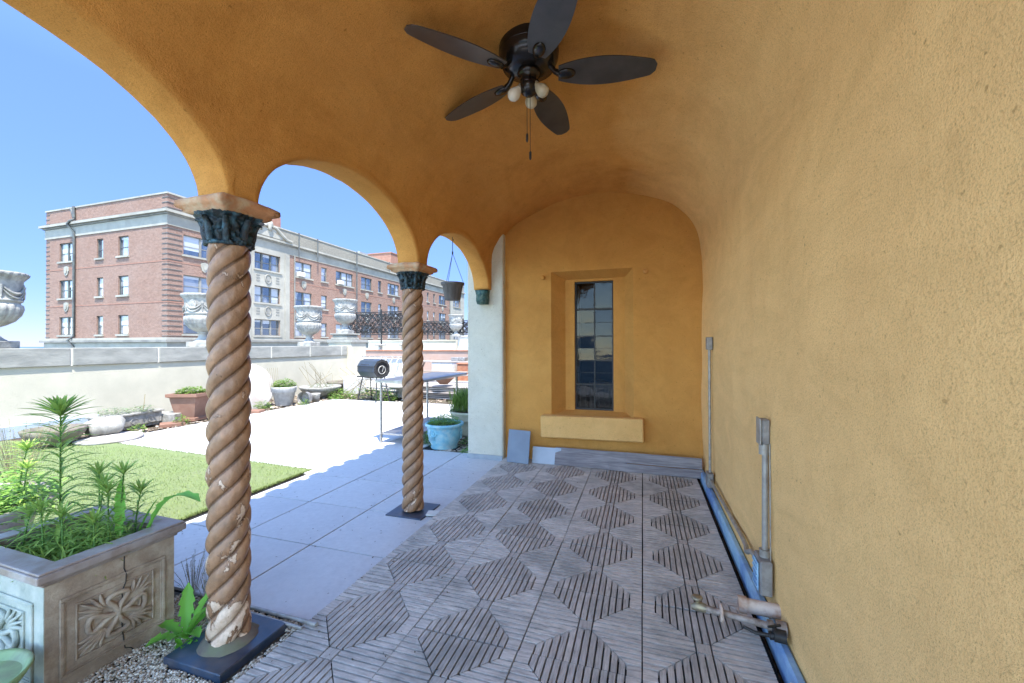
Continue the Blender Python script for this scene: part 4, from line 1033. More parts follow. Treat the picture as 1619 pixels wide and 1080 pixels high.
# low disc with a boulder on it
g = MB(); g.lathe([(0, 0), (.42, 0), (.44, .03), (.42, .055), (.2, .075), (0, .08)], n=40, mod=lambda r, z, t: r + nz((cos(t), sin(t), z), 2, .02)); tag(g.build('stone_disc', M['disc'], loc=(-6.72, 2.55, -.03)), 'flat round stone slab on the ground under the pale boulder', 'stone slab')
g = MB(); g.lathe([(0, 0), (.17, 0), (.24, .05), (.27, .13), (.24, .21), (.16, .27), (.1, .29), (0, .30)], n=40, mod=lambda r, z, t: r + nz((cos(t) * .4, sin(t) * .4, z), 5, .10) + nz((cos(t) * .4, sin(t) * .4, z), 16, .03)); tag(g.build('carved_boulder', M['urn'], loc=(-6.95, 2.60, .04)), 'pale lumpy carved stone resting on the round slab', 'stone')
# trough
tr = thing('stone_trough', 'long grey carved stone trough of weeds by the cream wall', 'trough', (-7.62, 3.30, 0), 0)
g = MB()
Q = Matrix.Rotation(radians(8), 4, 'Z')
for (x0, x1, y0, y1) in ((-.2, .2, -.5, -.46), (-.2, .2, .46, .5), (-.2, -.16, -.46, .46), (.16, .2, -.46, .46)): g.bbox(x0, x1, y0, y1, .02, .26, .008, Q)
g.box(-.17, .17, -.47, .47, -.03, .2, Q); g.bbox(-.23, .23, -.53, .53, .225, .2601, .006, Q); g.build('body', M['concrete'], tr)
for k in range(3):
    g = MB(); cy = -.3 + .3 * k
    g.tube([Q @ Vector((.203, cy + (.03 + .018 * a) * cos(a), .12 + (.01 + .015 * a) * sin(a))) for a in [i * .45 for i in range(13)]], .008, 5)
    g.build('scroll_carving', M['concrete'], tr)
plantthing('weed_clump', 'pale weeds sprouting in the carved stone trough', 'weed', lambda g, gs: (clump(g, -7.65, 3.1, .24, .22, .16, 220, .05, rd, .5), clump(g, -7.6, 3.5, .24, .22, .15, 220, .05, rd, .5), gs.tube([(-7.6, 3.55, .2), (-7.62, 3.6, .58)], .006, 5)), 'grey_leaf', 'dry')
# terracotta square planter
tp = thing('terracotta_planter', 'square flared terracotta planter of herbs, left of the nearest column', 'planter', (-7.35, 4.30, -.03), radians(20))
def sqlathe(g, prof_, mat=None):
    vs_ = []
    for (r, z) in prof_: vs_ += [(-r, -r, z), (r, -r, z), (r, r, z), (-r, r, z)]
    g.add(vs_, [(i * 4 + k, i * 4 + (k + 1) % 4, i * 4 + 4 + (k + 1) % 4, i * 4 + 4 + k) for i in range(len(prof_) - 1) for k in range(4)])
g = MB(); sqlathe(g, [(0, 0), (.22, 0), (.22, .06), (.19, .07), (.26, .46), (.26, .50)]); g.build('body', M['terracotta'], tp)
g = MB(); sqlathe(g, [(.262, .485), (.31, .51), (.31, .57), (.25, .57), (.25, .52), (0, .52)]); g.build('rim', M['terracotta'], tp)
plantthing('herb_clump', 'light green herbs in the square terracotta planter', 'herbs', lambda g, gs: clump(g, -7.35, 4.30, .53, .27, .14, 500, .055, rd, .6), 'lime_leaf')
# leaning disc
g = MB(); g.lathe([(0, -.03), (.60, -.03), (.62, -.01), (.62, .02), (.60, .035), (0, .035)], n=56, mat=Matrix.Rotation(pi / 2, 4, 'Y'))
ob = g.build('leaning_disc', M['disc'], loc=(-7.72, 5.90, .48)); ob.rotation_euler = (0, -.30, -.42); tag(ob, 'big round pale stone tabletop leaning on the cream wall', 'stone disc')
plantthing('weed_clump', 'small weed in front of the big leaning disc', 'weed', lambda g, gs: clump(g, -7.05, 5.75, -.03, .20, .22, 260, .05, rd, .6), 'lime_leaf')
pot('white_pot', 'whitewashed ribbed flower pot right of the leaning disc', 'pot', [(0, 0), (.19, 0), (.20, .02), (.265, .34), (.275, .345), (.285, .35), (.30, .46), (.31, .50), (.28, .50), (.26, .42)], (-7.25, 6.58, -.05), M['grey_pot'], .44, .26)
plantthing('herb_clump', 'leafy green herbs in the whitewashed pot', 'herbs', lambda g, gs: (clump(g, -7.25, 6.58, .40, .28, .26, 620, .06, rd, .6), [gs.tube([(-7.4, 6.3 + .05 * k, .4), (-7.45, 6.25 + .06 * k, .95)], .004, 4) for k in range(6)]), 'lime_leaf', 'dry')
g = MB(); g.lathe([(0, -.02), (.15, -.02), (.16, 0), (.165, .14), (.18, .16)], n=28, mat=Matrix.Rotation(pi / 2, 4, 'X') @ Matrix.Rotation(-.35, 4, 'Y')); g.lathe([(0, -.021), (.125, -.021)], n=20, mat=Matrix.Rotation(pi / 2, 4, 'X') @ Matrix.Rotation(-.35, 4, 'Y'))
ob = g.build('fallen_pot', M['box_grey'], loc=(-6.85, 6.95, .12)); ob.rotation_euler.z = .5; tag(ob, 'grey pot lying on its side, its round base facing the terrace', 'pot')
g = MB(); g.lathe([(0, 0), (.10, 0), (.13, .2), (.14, .24), (.12, .24), (0, .2)], n=24); tag(g.build('small_pot', M['concrete'], loc=(-6.95, 7.35, -.05)), 'small square-shouldered concrete pot right of the fallen pot', 'pot')
pot('low_bowl', 'wide low concrete bowl with dry stalks by the cream wall', 'bowl', [(0, 0), (.25, 0), (.3, .05), (.52, .22), (.60, .32), (.58, .35), (.52, .31), (.3, .2), (0, .18)], (-7.55, 8.2, -.05), M['concrete'], .27, .5)
pot('low_bowl', 'second low concrete bowl, farther and darker, near the pillar', 'bowl', [(0, 0), (.25, 0), (.3, .05), (.48, .22), (.52, .30), (.48, .32), (.3, .2), (0, .18)], (-7.9, 9.6, .0), M['dark_stone'], .27, .42)
plantthing('weed_clump', 'sparse pale weeds with tall dry stalks in the wide low bowl', 'weed', lambda g, gs: (clump(g, -7.55, 8.2, .25, .4, .12, 220, .05, rd, .5), [gs.tube([(-7.6 + rd.uniform(-.3, .3), 8.2 + rd.uniform(-.5, .5), .2), (-7.6 + rd.uniform(-.35, .35), 8.2 + rd.uniform(-.6, .6), .5 + rd.uniform(.1, .6))], .005, 4) for _ in range(14)]), 'grey_leaf', 'dry')
plantthing('weed_clump', 'bright weeds on the ground between the low bowls', 'weed', lambda g, gs: (clump(g, -6.95, 8.3, -.05, .34, .28, 420, .06, rd, .6), clump(g, -6.7, 7.9, -.05, .22, .15, 200, .05, rd, .6)), 'lime_leaf')
plantthing('weed_clump', 'straggling weeds under and behind the barrel grill', 'weed', lambda g, gs: (clump(g, -5.2, 8.15, -.06, .35, .36, 420, .06, rd, .6), clump(g, -6.1, 8.4, -.06, .5, .34, 500, .06, rd, .5), clump(g, -5.7, 8.9, -.06, .6, .3, 300, .06, rd, .5), [gs.tube([(-6.2 + rd.uniform(-.9, .9), 8.6 + rd.uniform(-.5, .5), 0), (-6.2 + rd.uniform(-.9, .9), 8.6 + rd.uniform(-.5, .5), .5 + rd.uniform(0, .5))], .005, 4) for _ in range(20)]), 'lime_leaf', 'dry')
for (x, y, lb) in ((-7.05, 3.9, 'small weed between the stone trough and terracotta planter'), (-7.0, 3.1, 'tiny weed at the foot of the stone trough'), (-6.75, 6.75, 'small weed between the whitewashed pot and fallen pot'),):
    plantthing('weed_clump', lb, 'weed', lambda g, gs: clump(g, x, y, -.06, .13, .2, 110, .05, rd, .6), 'lime_leaf')
# leaf litter and rubble in the beds: countless
m, t, p = nt('litter'); gg = t.nodes.new('ShaderNodeNewGeometry')
t.links.new(ramp(t, gg.outputs['Random Per Island'], [(0, (.10, .07, .05)), (.5, (.28, .22, .16)), (1, (.48, .44, .38))]), p.inputs['Base Color']); p.inputs['Roughness'].default_value = .9
g = MB()
for i in range(5200):
    if i < 2300: x, y = R.uniform(-8.7, -6.75), R.uniform(2.6, 10.5)
    elif i < 4000: x, y = R.uniform(-8, -1), R.uniform(7.6, 12)
    else: x, y = R.uniform(-1.15, -.5), R.uniform(3.3, 5.5)
    a = R.uniform(.015, .05); q = Matrix.Translation((x, y, -.07 + R.uniform(0, .03))) @ Matrix.Rotation(R.uniform(0, 6), 4, 'Z') @ Matrix.Rotation(R.uniform(-.6, .6), 4, 'X')
    g.add([q @ Vector(v) for v in ((-a, -a * .6, 0), (a, -a * .5, .003), (a * .8, a * .6, .01), (-a * .7, a * .5, .0))], [(0, 1, 2, 3)])
tag(g.build('leaf_litter', m), 'dry leaves and rubble scattered over the planting beds', 'leaf litter', kind='stuff')
for i, (x, y, w, d_, h_, rz, lb) in enumerate(((-7.6, 4.0, .28, .18, .22, .3, 'stack of grey roof slates behind the trough end'), (-7.15, 3.8, .2, .14, .08, 1.0, 'broken reddish brick on the ground beside the trough'), (-6.9, 5.35, .22, .14, .10, .4, 'broken brick at the foot of the leaning disc'))):
    g = MB(); g.bbox(-w, w, -d_, d_, 0, h_, .01); ob = g.build('stone_block', M['concrete' if i == 0 else 'terracotta'], loc=(x, y, -.07)); ob.rotation_euler.z = rz; tag(ob, lb, 'stone block')

# ------------------------------------------------------------------ pots by the pier
bp_ = pot('blue_pot', 'turquoise glazed pot of herbs standing beside the pale pier', 'pot', [(0, 0), (.20, 0), (.21, .02), (.20, .05), (.235, .12), (.255, .22), (.262, .30), (.27, .335), (.295, .345), (.30, .37), (.29, .39), (.262, .385), (.25, .34)], (-1.14, 3.80, -.05), M['blue_glaze'], .345, .25, n=48, mod=lambda r, z, t: r * (1 + (.012 * cos(24 * t) if z > .34 else 0)))
g = MB()
for a0 in (-1.9, .3, 2.4):
    c_ = Vector((cos(a0) * .262, sin(a0) * .262, .25)); e_ = Vector((-sin(a0), cos(a0), 0))
    g.tube([c_ + e_ * .045 * cos(q) + Vector((0, 0, .045 * sin(q))) for q in [2 * pi * k / 16 for k in range(16)]], .010, 6, closed=True)
    g.tube([c_ + e_ * .10, c_ + e_ * .05 + Vector((0, 0, -.03)), c_, c_ - e_ * .05 + Vector((0, 0, .02)), c_ - e_ * .10 + Vector((0, 0, -.01))], .008, 6)
    for k in range(5): g.tube([c_ + e_ * (.02 * (k - 2)) + Vector((0, 0, -.03)), c_ + e_ * (.03 * (k - 2)) + Vector((0, 0, -.10))], .006, 5)
g.build('relief_ornament', M['blue_glaze'], bp_)
plantthing('herb_clump', 'rounded green herb mound in the turquoise pot', 'herbs', lambda g, gs: (clump(g, -1.14, 3.80, .29, .25, .17, 1500, .028, rd, .55), fluff(g, gs, -1.3, 3.95, .3, .3, .2, 20, rd, .03)), 'herb', 'dry')
pot('olive_pot', 'olive-rimmed pale pot half hidden behind the pale pier', 'pot', [(0, 0), (.20, 0), (.24, .05), (.30, .20), (.31, .28), (.335, .285), (.345, .31), (.35, .37), (.37, .40), (.385, .43), (.37, .45), (.33, .44), (.31, .40)], (-1.10, 4.75, -.06), M['olive_rim'], .40, .32)
plantthing('fern_bush', 'feathery yellow-green bush in the olive-rimmed pot', 'bush', lambda g, gs: [g.blade((-1.10 + rd.uniform(-.28, .28), 4.75 + rd.uniform(-.28, .28), .36 + rd.uniform(0, .22)), (rd.uniform(-.8, .8), rd.uniform(-.8, .8), 1.3), rd.uniform(.12, .30), .010, .5, 3) for _ in range(1500)], 'lime_leaf')
plantthing('weed_clump', 'weeds on the ground between the turquoise pot and the pier', 'weed', lambda g, gs: (clump(g, -.75, 4.1, -.06, .25, .14, 330, .045, rd, .4), clump(g, -.66, 3.6, -.06, .12, .08, 160, .04, rd, .4), clump(g, -.7, 4.5, -.06, .2, .25, 260, .05, rd, .4)), 'herb')
plantthing('weed_clump', 'weeds at the left foot of the turquoise pot behind the second column', 'weed', lambda g, gs: clump(g, -1.48, 3.88, -.05, .10, .22, 200, .045, rd, .5), 'herb')

# ------------------------------------------------------------------ steel table
tb = thing('steel_table', 'long stainless steel work table with a low shelf, behind the second column', 'table', (0, 0, 0))
TX0, TX1, TY0, TY1, TZ = -2.30, -1.53, 3.65, 5.55, .985
g = MB(); g.bbox(TX0, TX1, TY0, TY1, TZ - .012, TZ, .004); g.bbox(TX0, TX1, TY0, TY0 + .02, TZ - .045, TZ - .0121, .003); g.bbox(TX0, TX1, TY1 - .02, TY1, TZ - .045, TZ - .0121, .003)
g.bbox(TX0, TX0 + .02, TY0 + .021, TY1 - .021, TZ - .045, TZ - .0121, .003); g.bbox(TX1 - .02, TX1, TY0 + .021, TY1 - .021, TZ - .045, TZ - .0121, .003); g.build('tabletop', M['steel'], tb)
for (x, y) in ((TX0 + .08, TY0 + .05), (TX1 - .06, TY0 + .05), (TX0 + .08, TY1 - .35), (TX1 - .06, TY1 - .35)):
    g = MB(); g.tube([(x, y, -.02), (x, y, TZ - .013)], .021, 14); g.tube([(x, y, -.03), (x, y, .01)], .015, 10); g.build('leg', M['steel'], tb)
g = MB(); g.bbox(TX0 + .08, TX1 - .06, TY0 + .05, TY1 - .35, .10, .13, .004); g.build('shelf', M['steel'], tb)

# ------------------------------------------------------------------ barrel grill
gr_ = thing('barrel_grill', 'dark barrel-shaped charcoal grill on thin legs near the pillar', 'grill', (-5.42, 7.88, -.05), radians(-20))
g = MB()
n = 10; hw = .40; pts = []
rr = .265
def oct_(x, r): return [(x, r * cos(a), .93 + r * sin(a)) for a in [2 * pi * (k + .5) / n for k in range(n)]]
A, B = oct_(-hw, rr), oct_(hw, rr)
g.add(A + B, [(k, (k + 1) % n, n + (k + 1) % n, n + k) for k in range(n)])
g.add(A, [tuple(reversed(range(n)))]); body = g.build('barrel', M['grill'], gr_)
A1, B1, C1 = oct_(hw, rr), oct_(hw + .012, rr * .98), oct_(hw + .012, rr * .74); D1 = oct_(hw - .03, rr * .70)
g = MB()
for P_, Q_ in ((A1, B1), (B1, C1), (C1, D1)): g.add(P_ + Q_, [(k, (k + 1) % n, n + (k + 1) % n, n + k) for k in range(n)])
g.add(D1, [tuple(range(n))]); g.build('end_plate', M['grill_dark'], gr_)
g = MB(); g.tube([(hw + .0, .11 * cos(a), .90 + .11 * sin(a)) for a in [2 * pi * k / 20 for k in range(20)]], .012, 6, closed=True); g.tube([(hw + .02, 0, .85), (hw + .03, 0.03, 1.0)], .008, 6); g.build('vent_dial', M['conduit'], gr_)
g = MB(); g.tube([(-hw, -.262, .99), (hw, -.262, .99)], .006, 5); g.tube([(-.15, -.25, 1.05), (-.15, -.30, 1.05), (.15, -.30, 1.05), (.15, -.25, 1.05)], .01, 6); g.build('lid_handle', M['iron'], gr_)
g = MB(); g.tube([(-.34, -.3, .72), (.42, -.3, .72)], .012, 6); g.box(-.36, .44, -.30, -.28, .69, .71); g.build('front_rail', M['iron'], gr_)
for sx in (-1, 1):
    for sy in (-1, 1):
        g = MB(); g.tube([(sx * .33, sy * .12, .74), (sx * .44, sy * .22, 0)], .016, 8); g.build('leg', M['iron'], gr_)
g = MB(); g.tube([(-.43, -.21, .17), (.43, -.21, .17)], .010, 6); g.tube([(-.43, .21, .17), (.43, .21, .17)], .010, 6); g.build('stretcher', M['iron'], gr_)

# ------------------------------------------------------------------ stuff on the terrace beyond
pk = thing('plank_stack', 'low stack of weathered grey planks behind the steel table', 'planks', (-3.6, 9.1, 0), radians(-4))
for k in range(14):
    g = MB(); z = -.04 + .055 * (k // 2); w = R.uniform(1.5, 1.9); yo = (k % 2) * .62 + R.uniform(-.08, .08); xo = R.uniform(-.3, .3)
    g.bbox(-w + xo, w + xo, yo - .28, yo + .28, z, z + .032, .004, Matrix.Rotation(R.uniform(-.03, .03), 4, 'Z')); ob = g.build('plank', M['planks'], pk)
g = MB()
for k in range(3): g.box(-1.5 + 1.4 * k, -1.42 + 1.4 * k, -.3, .9, -.07, -.042)
g.build('bearer', M['terracotta'], pk)
pot('terracotta_bowl', 'small terracotta bowl on the plank stack', 'bowl', [(0, 0), (.12, 0), (.18, .06), (.30, .17), (.31, .19), (.27, .18), (0, .1)], (-3.75, 8.9, .39), M['terracotta'], .14, .2)
pot('wide_dish', 'wide shallow grey dish on a stub at the left end of the planks', 'dish', [(0, 0), (.20, .0), (.12, .05), (.12, .2), (.40, .30), (.60, .34), (.58, .36), (0, .33)], (-5.0, 8.65, .0), M['concrete'], .3, 0)
# white bench with curved slats
bn = thing('white_bench', 'white garden bench with curved back slats behind the barrel grill', 'bench', (-6.75, 10.2, -.05), radians(-6))
g = MB()
for k in range(9): g.tube([(-1.1 + .26 * k, .30, 1.15), (-1.08 + .26 * k, .12, .95), (-1.0 + .26 * k, .02, .66), (-.92 + .26 * k, -.05, .52)], .016, 6)
g.tube([(-1.2, .31, 1.17), (1.2, .31, 1.17)], .022, 6); g.build('backrest', M['conduit'], bn)
g = MB(); g.bbox(-1.25, 1.25, -.5, .02, .44, .50, .01); g.build('seat', M['white_paint'], bn)
g = MB(); g.bbox(-1.22, 1.22, .36, .40, .30, 1.12, .01); g.build('back_panel', M['white_paint'], bn)
for sx in (-1, 1):
    for y_ in (-.42, .3):
        g = MB(); g.bbox(sx * 1.15 - .04, sx * 1.15 + .04, y_ - .04, y_ + .04, 0, .439, .005); g.build('leg', M['white_paint'], bn)
g = MB(); g.bbox(-.28, .28, -.2, .2, 0, .52, .02)
tag(g.build('white_bin', M['white_paint'], loc=(-7.2, 9.3, -.05)), 'square white container behind the left grill leg', 'container')
# long table with rails in the far right
ft = thing('picnic_table', 'far grey picnic table seen above the steel table', 'table', (-5.6, 13.0, -.05), radians(-2))
g = MB()
for k in range(4): g.bbox(-1.9, 1.9, -.45 + .23 * k, -.25 + .23 * k, .90, .935, .004)
g.build('tabletop', M['planks'], ft)
for sx in (-1.3, 1.3):
    g = MB(); g.tube([(sx, -.4, 0), (sx, .3, .9)], .04, 6); g.tube([(sx, .4, 0), (sx, -.3, .9)], .04, 6); g.build('leg', M['planks'], ft)
for y_ in (-.75, .75): g = MB(); g.bbox(-1.9, 1.9, y_ - .13, y_ + .13, .42, .46, .004); g.build('bench_seat', M['planks'], ft)
for i, (x, y, w, h_, mm, lb) in enumerate(((-5.15, 13.0, .30, .14, 'box_grey', 'low grey box on the far picnic table'), (-4.55, 13.05, .17, .26, 'terracotta', 'reddish box on the far picnic table'), )):
    g = MB(); g.bbox(-w, w, -.15, .15, 0, h_, .01); tag(g.build('table_box', M[mm], loc=(x, y, .892)), lb, 'box')
for i, (x, y, w, h_, mm, lb) in enumerate(((-4.6, 15.2, .5, .85, 'white_paint', 'white cabinet against the pink wall near the pier'), (-6.6, 14.6, .5, .8, 'white_paint', 'white cabinet against the pink wall beside the second column'), (-5.6, 14.8, .36, .72, 'cap_tile', 'rusty chest between the two white cabinets'))):
    g = MB(); g.bbox(-w, w, -.3, .3, 0, h_, .02); g.bbox(-w - .03, w + .03, -.33, .33, h_ + .003, h_ + .05, .01); tag(g.build('outdoor_cabinet', M[mm], loc=(x, y, -.05)), lb, 'cabinet')
# terrace floor beyond
g = MB(); g.box(-6.8, 9, -6.9, -4.25, -.06, -.03); tag(g.build('bounce_paving', M['paving']), kind='structure')  # unseen pale floor behind the camera, added to bounce sunlight into the loggia
g = MB(); g.box(-14, 3, 10.2, 24.8, -.074, -.05); tag(g.build('far_terrace_floor', M['roof_membrane']), kind='structure')
pw = thing('pink_wall', 'low pink stucco wall closing the far terrace below the iron screens', 'wall', (0, 0, 0))
g = MB(); g.box(-13.5, 4, 16.0, 16.3, -.07, 1.22); g.build('wall', M['pink_wall'], pw)
g = MB(); g.box(-13.5, 4, 15.95, 16.35, 1.222, 1.27); g.build('wall_cap', M['cap_tile'], pw)
g = MB(); g.box(-30, 4, 16.9, 40, .9, 1.05); tag(g.build('upper_roof', M['roof_membrane']), kind='structure')
g = MB(); g.box(-14.5, -8.5, 19.8, 20.0, 1.05, 1.75); g.box(-14.5, -8.5, 19.75, 20.05, 1.752, 1.80); tag(g.build('roof_curb', M['cream_wall']), 'low cream roof curb behind the left iron screen', 'wall')
g = MB(); g.box(-8.0, 3, 19.0, 19.25, 1.05, 1.97); g.box(-8.05, 3, 18.95, 19.3, 1.972, 2.02); tag(g.build('white_curb', M['white_paint']), 'white masonry curb under the right iron screen', 'wall')
# iron lace screens
def screen(label, x0, x1, y, z0, z1, npost):
    s_ = thing('iron_screen', label, 'iron screen', (0, 0, 0), group='black iron lace screens on the far roof')
    rd2 = random.Random(int(x0 * 100))
    g = MB(); w = .03
    for z in (z0, z1, z0 + .12, z1 - .12): g.tube([(x0, y, z), (x1, y, z)], w * (.8 if z in (z0, z1) else .5), 4, smooth=False)
    g.build('rails', M['iron'], s_)
    g = MB()
    nx = int((x1 - x0) / .13); nzz_ = max(5, int((z1 - z0 - .12) / .12))
    for i in range(nx):
        for j in range(nzz_):
            cx = x0 + (i + .5) * (x1 - x0) / nx + rd2.uniform(-.02, .02); cz = z0 + .06 + (j + .5) * (z1 - z0 - .12) / nzz_; r_ = .078; sg = 1 if (i + j) % 2 else -1; a0 = rd2.uniform(0, 6)
            g.tube([(cx + (r_ * (1 - .08 * k)) * cos(a0 + sg * k * .75), y, cz + (r_ * (1 - .08 * k)) * sin(a0 + sg * k * .75)) for k in range(10)], .024, 3, smooth=False)
            g.tube([(cx - .1, y + .01, cz - .08 * sg), (cx + .1, y + .01, cz + .08 * sg)], .018, 3, smooth=False)
    g.build('scrollwork', M['iron'], s_)
    for k in range(npost + 1):
        x = x0 + (x1 - x0) * k / npost; g = MB(); g.tube([(x, y, z0 - .45 if k == 1 else z0 - .1), (x, y, z1 + .12)], .035, 5, smooth=False); g.build('post', M['iron'], s_)
screen('long black iron lace screen between the farthest urn and the second column', -11.4, -7.55, 14.0, 2.00, 3.02, 2)
screen('shorter iron lace screen seen right of the second column under the hanging pot', -10.3, -5.2, 19.1, 2.10, 2.86, 2)
for (x, y, r_, lb) in ((-12.0, 17.5, .35, 'mushroom-shaped roof vent left of the second column'), (-10.6, 17.5, .22, 'small square-capped roof vent nearest the second column')):
    v_ = thing('roof_vent', lb, 'roof vent', (x, y, 1.05), group='roof vents below the iron screen')
    g = MB(); g.tube([(0, 0, 0), (0, 0, .42)], r_ * .35, 10); g.build('stack', M['conduit'], v_)
    g = MB(); g.lathe([(0, .42), (r_, .44), (r_ * .9, .52), (r_ * .3, .58), (0, .58)], n=16); g.build('cap', M['conduit'], v_)
u5 = copytree(u1); u5.location = (-7.95, 18.6, 1.97); u5['label'] = 'small distant urn mostly hidden behind the second column, between the iron screens'; u5.scale = (.9, .9, 1.0)

# hanging basket under the third arch
# ------------------------------------------------------------------ brick apartment building
XB, YB = -31.5, 19.216
ap = thing('apartment_building', 'red brick apartment building with cream limestone trim across the street', 'building', (0, 0, 0))
ZT = 12.85
fx = lambda u, z: (XB, u, z)          # right facade, u = y
fy_ = lambda u, z: (u, YB, z)         # left facade, u = x
YE = 72.0; XE = -46.1
ROWZ = ((8.45, 9.98), (5.42, 6.92), (2.40, 3.88))
right = [(20.32, 23.0, 2), (30.93, 33.1, 2), (34.45, 35.3, 1), (36.68, 39.58, 3), (41.1, 43.24, 2), (44.58, 45.27, 1), (46.70, 49.47, 3), (51.2, 53.4, 2), (55.0, 55.7, 1), (57.48, 58.15, 1), (59.6, 60.25, 1), (61.6, 64.23, 3), (67.05, 70.07, 3)]
pav = (26.26, 29.04, 3)
left = [(-44.3, -42.35, 2), (-39.53, -38.75, 1), (-36.95, -35.78, 1)]
holesR = [(a, b, z0, z1) for a, b, _ in right + [pav] for z0, z1 in ROWZ]
holesL = [(a, b, z0, z1) for a, b, _ in left for z0, z1 in ROWZ]
g = MB(); holed(g, YB, YE, -26, 11.35, holesR, fx); holed(g, XE, XB, -26, 11.35, holesL, fy_)
for (a, b, z0, z1) in holesR:
    for P_ in (((a, z0), (a, z1)), ((b, z0), (b, z1)), ((a, z0), (b, z0)), ((a, z1), (b, z1))): g.add([(XB, *P_[0]), (XB, *P_[1]), (XB - .25, *P_[1]), (XB - .25, *P_[0])], [(0, 1, 2, 3)])
for (a, b, z0, z1) in holesL:
    for P_ in (((a, z0), (a, z1)), ((b, z0), (b, z1)), ((a, z0), (b, z0)), ((a, z1), (b, z1))): g.add([(P_[0][0], YB, P_[0][1]), (P_[1][0], YB, P_[1][1]), (P_[1][0], YB + .25, P_[1][1]), (P_[0][0], YB + .25, P_[0][1])], [(0, 1, 2, 3)])
g.add([(XE, YB, -26), (XE, YE, -26), (XE, YE, 11.35), (XE, YB, 11.35)], [(0, 1, 2, 3)])
g.add([(XE, YE, -26), (XB, YE, -26), (XB, YE, 11.35), (XE, YE, 11.35)], [(0, 1, 2, 3)])
g.build('brick_wall', M['brick'], ap)
# parapet: brick on the left face and near corner, cream brick further along
g = MB(); g.box(XE, XB, YB, YB + .4, 11.35, ZT - .12); g.box(XB - .4, XB, YB + .401, 25.0, 11.35, ZT - .12); g.build('parapet', M['brick'], ap)
g = MB(); g.box(XB - .4, XB, 25.001, YE, 11.35, ZT - .12); g.build('parapet', M['cream_brick'], ap)
g = MB(); g.box(XE - .05, XB + .06, YB - .06, YB + .45, ZT - .118, ZT); g.box(XB - .45, XB + .06, YB + .451, YE, ZT - .118, ZT); g.build('coping', M['lime'], ap)
g = MB(); g.box(XE, XB - .4, YB + .4, YE, 11.3, 11.5); g.build('roof', M['roof_membrane'], ap)
# cornice and belt courses as stepped mouldings wrapping both faces
def band(z0, z1, d, mat, name):
    g = MB(); g.box(XE - d, XB + d, YB - d, YB - .002, z0, z1); g.box(XB + .002, XB + d, YB - .002, YE, z0, z1); return g.build(name, mat, ap)
band(10.43, 11.22, .06, M['lime'], 'frieze'); band(11.222, 11.34, .16, M['lime_dark'], 'cornice'); band(11.342, 11.52, .34, M['lime'], 'cornice'); band(11.522, 11.60, .22, M['lime_dark'], 'cornice')
band(1.95, 2.12, .16, M['lime'], 'belt_course'); band(1.78, 1.948, .28, M['lime_dark'], 'belt_course'); band(-2, 1.778, .08, M['lime'], 'stone_base')
for zc in (7.75, 4.72): band(zc, zc + .07, .02, M['red_brick_box'], 'brick_course')
z = 2.2
while z < 12.6:                                 # dark rusticated courses at the corner
    if not 10.35 < z < 11.6:
        g = MB(); g.prism([(XB - .55, YB - .03), (XB + .035, YB - .03), (XB + .035, YB + 1.0), (XB + .002, YB + 1.0), (XB + .002, YB - .002), (XB - .55, YB - .002)], z, z + .05); g.build('quoin', M['frame_dark'], ap)
        g = MB(); g.box(XE - .03, XE + .5, YB - .03, YB - .002, z, z + .05); g.build('quoin', M['frame_dark'], ap)
    z += .38
# stone bay with pediment
g = MB(); holed(g, 25.3, 30.1, 1.78, 10.43, [(pav[0], pav[1], a, b) for a, b in ROWZ], lambda u, z: (XB + .12, u, z))
for a, b in ((25.3, 25.3), (30.1, 30.1)): g.add([(XB, a, 1.78), (XB + .12, a, 1.78), (XB + .12, a, 10.43), (XB, a, 10.43)], [(0, 1, 2, 3)])
for a, b in ROWZ:
    for q_ in (((pav[0], a), (pav[0], b)), ((pav[1], a), (pav[1], b)), ((pav[0], a), (pav[1], a)), ((pav[0], b), (pav[1], b))): g.add([(XB + .12, *q_[0]), (XB + .12, *q_[1]), (XB + .002, *q_[1]), (XB + .002, *q_[0])], [(0, 1, 2, 3)])
for (a, b) in ((25.35, 25.85), (29.55, 30.05)): g.box(XB + .122, XB + .2, a, b, 1.78, 10.3)
g.build('stone_bay', M['lime'], ap)
g = MB()   # swan-neck pediment above the cornice
for sg in (-1, 1): g.tube([(XB + .35, 27.65 + sg * u, zz) for u, zz in ((2.5, 11.62), (1.9, 11.70), (1.2, 12.15), (.7, 12.55), (.35, 12.6))], [.14, .15, .15, .14, .10], 6)
g.box(XB + .1, XB + .3, 26.2, 29.1, 11.6, 12.0); g.box(XB + .1, XB + .3, 26.9, 28.4, 12.0, 12.35)
g.lathe([(0, 0), (.22, 0), (.14, .2), (.28, .5), (.24, .75), (.1, .9), (0, 1.0)], (XB + .35, 27.65, 12.2), 12)
g.build('pediment', M['lime'], ap)
for zc in (7.65, 4.65):
    g = MB(); g.tube([(XB + .15, 27.65 + .32 * cos(a), zc + .42 * sin(a)) for a in [2 * pi * k / 18 for k in range(18)]], .06, 5, closed=True)
    g.box(XB + .122, XB + .16, 27.5, 27.8, zc - .2, zc + .2)
    for yy_ in (26.6, 28.7):
        for k in range(3): g.box(XB + .122, XB + .15, yy_ - .18, yy_ + .18, zc - .3 + .25 * k, zc - .22 + .25 * k)
    g.build('oval_ornament', M['lime_dark'], ap)
for yy_ in (30.75, 50.3, 65.6):                # vertical dividers and drain pipes on the long face
    g = MB(); g.box(XB + .065, XB + .14, yy_ - .05, yy_ + .05, 2.2, 10.4); g.build('pilaster_strip', M['lime_dark'], ap)
g = MB(); g.box(XB + .003, XB + .10, 65.8, 71.9, 2.13, 10.42); 
holes_b = [(67.05, 70.07, a, b) for a, b in ROWZ]
g = MB(); holed(g, 65.8, 71.9, 2.13, 10.42, holes_b, lambda u, z: (XB + .10, u, z)); g.build('stone_bay', M['lime'], ap)
